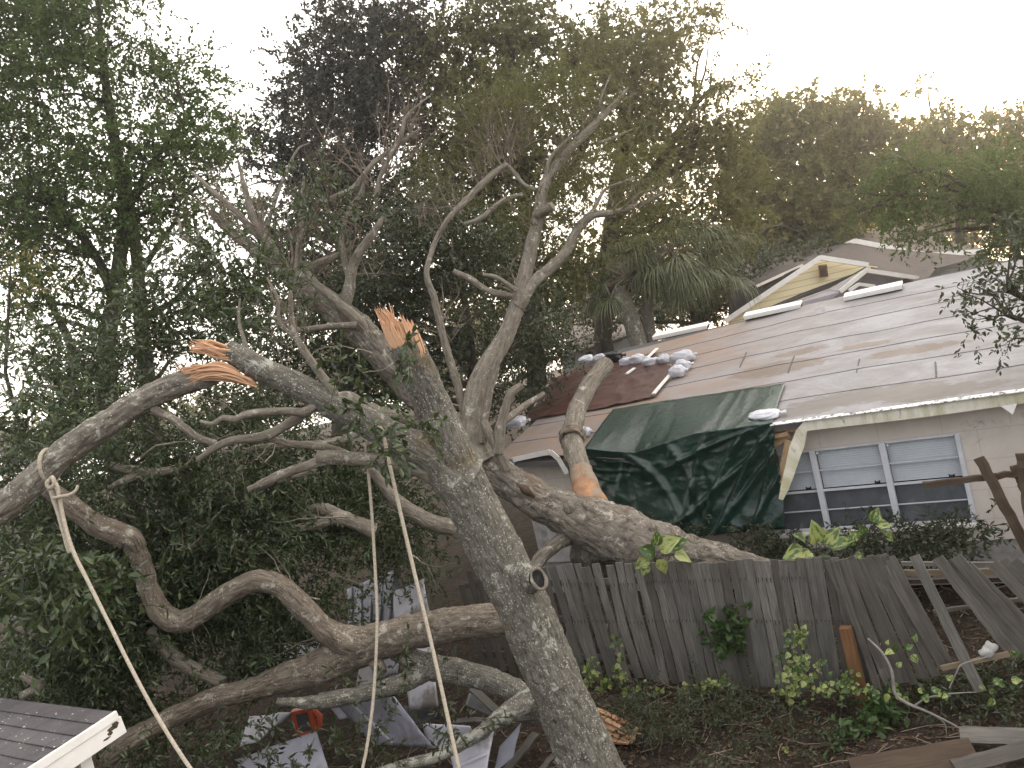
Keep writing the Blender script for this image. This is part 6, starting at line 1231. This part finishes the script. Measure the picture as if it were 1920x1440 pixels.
GW = 'low weeds on the soil in front of the fence'
plant('weed_patch', 'dark fine weeds right of the trunk foot', [(1240, 1340, 8.9, 90, 30, .5), (1330, 1330, 9, 70, 24, .4), (1210, 1310, 9.3, 60, 20, .4)], L_mid, 'weeds', GW, leaf=.05, per=10, wd=.4, dens=1.5, seed=162, twig=.22, thr=-.2, kind='far')
plant('weed_patch', 'tangle of dull weeds at the right edge below the fallen pickets', [(1790, 1330, 8.3, 90, 30, .4), (1880, 1300, 8.5, 60, 40, .4), (1850, 1350, 8.0, 80, 24, .4), (1740, 1300, 8.8, 60, 26, .4), (1900, 1240, 8.9, 30, 26, .3)], L_mid, 'weeds', GW, leaf=.07, per=9, wd=.5, dens=1.2, seed=163, twig=.26, thr=-.2, kind='near')
plant('weed_patch', 'sparse weeds along the bottom edge between trunk and plank', [(1280, 1405, 8.0, 80, 16, .3), (1400, 1395, 8.0, 90, 14, .3), (1500, 1370, 8.2, 80, 20, .3)], L_mid, 'weeds', GW, leaf=.05, per=8, wd=.45, dens=.8, seed=164, twig=.18, thr=0, kind='far')
plant('leafy_bough', 'bright lobed leaves on a near bough beside the knotted rope', [(60, 1080, 7.2, 60, 50, .3), (130, 1100, 7.2, 60, 60, .3), (180, 1120, 7.2, 40, 50, .25), (150, 1060, 7.2, 40, 30, .2), (30, 1150, 7.2, 50, 50, .3), (200, 1220, 7.4, 60, 40, .3)], L_near, 'bough', leaf=.11, per=7, wd=.62, dens=.75, seed=165, twig=.3, thr=-.2, kind='near', droop=.5)
plant('leafy_bough', 'bright tuft of leaves on the left edge below the hanging limb', [(60, 780, 8.2, 70, 60, .3), (160, 740, 8.6, 70, 50, .3), (40, 660, 9, 70, 50, .4), (150, 650, 9.5, 80, 50, .4)], L_near, 'bough', leaf=.10, per=8, wd=.5, dens=.8, seed=166, twig=.34, thr=-.2, kind='near', droop=.3)
# dead branch lying over the pickets at the right
db_ = MB(); offs = -.5
for sp in ([(1627, 1197, 5), (1655, 1225, 7), (1672, 1260, 8), (1678, 1300, 9), (1700, 1318, 9), (1740, 1335, 7), (1790, 1360, 5), (1830, 1385, 3)], [(1716, 1322, 5), (1740, 1308, 5), (1790, 1300, 4), (1830, 1298, 2)], [(1780, 1290, 3), (1795, 1258, 4), (1805, 1245, 4), (1850, 1232, 3)], [(1740, 1335, 4), (1770, 1355, 3), (1775, 1380, 2)]):
    limb(db_, [(x, y, fd(x, min(y, 1300), offs) - .1, wd_ * .7) for x, y, wd_ in sp], 8, .03, 0, .1, 5)
tag(db_.build('dead_branch', simple('bleached_twig', (.17, .155, .135), (.28, .26, .23), 12, .9, .1), smooth=True), 'bleached dead branch lying over the collapsed pickets', 'branch')
mb = MB(); q = FPt(1850, 1222, -.3)
for i in range(2):
    th, ph = np.meshgrid(np.linspace(0, 2 * np.pi, 17)[:-1], np.linspace(-np.pi / 2, np.pi / 2, 9), indexing='xy'); S = np.stack([np.cos(ph) * np.cos(th), np.cos(ph) * np.sin(th), np.sin(ph)], -1).reshape(-1, 3)
    S *= (1 + .3 * fbm(S * 2 + i * 5, 3, 2))[:, None]; V = q + S * np.array([.07, .05, .055]) + np.array([.04 * i, 0, .03 * i]); ii, jj = np.meshgrid(np.arange(8), np.arange(16), indexing='ij'); mb.add(V, np.stack([ii * 16 + jj, ii * 16 + (jj + 1) % 16, (ii + 1) * 16 + (jj + 1) % 16, (ii + 1) * 16 + jj], -1).reshape(-1, 4))
tag(mb.build('paper_scrap', M_panel, smooth=True), 'crumpled white scrap on the plank behind the lone leaning picket', 'litter')

plant('weed_patch', 'dark trailing weeds and stems over the soil below the standing fence', [(1250, 1305, 9.4, 110, 16, .4), (1400, 1320, 9.1, 110, 18, .4), (1520, 1345, 8.7, 90, 18, .4), (1330, 1370, 8.5, 120, 18, .5), (1470, 1395, 8.2, 110, 16, .4), (1580, 1340, 8.6, 60, 20, .3)], L_mid, 'weeds', GW, leaf=.055, per=9, wd=.45, dens=.8, seed=167, twig=.26, thr=-.3, kind='far')
# leaf litter, chips and twigs on the soil
mb = MB(); r_ = np.random.default_rng(200); n = 26000
x = r_.uniform(-8, 8, n); y = r_.uniform(5.5, 14, n); c = np.stack([x, y, ground_z(x, y) - .035 + r_.uniform(0, .02, n)], -1); d = np.stack([r_.normal(0, 1, n), r_.normal(0, 1, n), r_.normal(0, .3, n)], -1)
leaves(mb, c, d, r_.uniform(.03, .085, n), .5, 'near', r_, .8)
for i in range(500):
    q = np.array([r_.uniform(-4, 7), r_.uniform(6, 12), 0]); q[2] = ground_z(q[:1], q[1:2])[0] - .02; dd = r_.normal(0, 1, 3) * np.array([1, 1, .12]); dd = nrm(dd) * r_.uniform(.1, .5); tube(mb, [q, q + dd * .5 + r_.normal(0, .03, 3) * np.array([1, 1, .3]), q + dd], [.006, .005, .003], 5, 1)
lt = mb.build('leaf_litter', [L_litter, M_twig]); lt['kind'] = 'stuff'; lt['label'] = 'dead leaves and twigs scattered over the soil'; lt['category'] = 'leaf litter'

# ------------------------------------------------------------------ added haze box, imitates veiling sun glare
me = bpy.data.meshes.new('haze'); bmv = [(x, y, z) for x in (-145, 145) for y in (-35, 125) for z in (-1.3, 34)]
me.from_pydata(bmv, [], [(0, 1, 3, 2), (4, 6, 7, 5), (0, 4, 5, 1), (2, 3, 7, 6), (0, 2, 6, 4), (1, 5, 7, 3)]); me.update()
hz_ = bpy.data.objects.new('haze', me); COL.objects.link(hz_); hz_['kind'] = 'stuff'; hz_['label'] = 'added haze volume imitating veiling sun glare'; hz_['category'] = 'haze'
m = bpy.data.materials.new('glare_haze'); m.use_nodes = True; t = m.node_tree; t.nodes.remove(t.nodes['Principled BSDF'])
pv = t.nodes.new('ShaderNodeVolumePrincipled'); pv.inputs['Color'].default_value = (.95, .93, .90, 1); pv.inputs['Density'].default_value = .0015; pv.inputs['Anisotropy'].default_value = .75
t.links.new(pv.outputs[0], t.nodes['Material Output'].inputs['Volume']); me.materials.append(m)
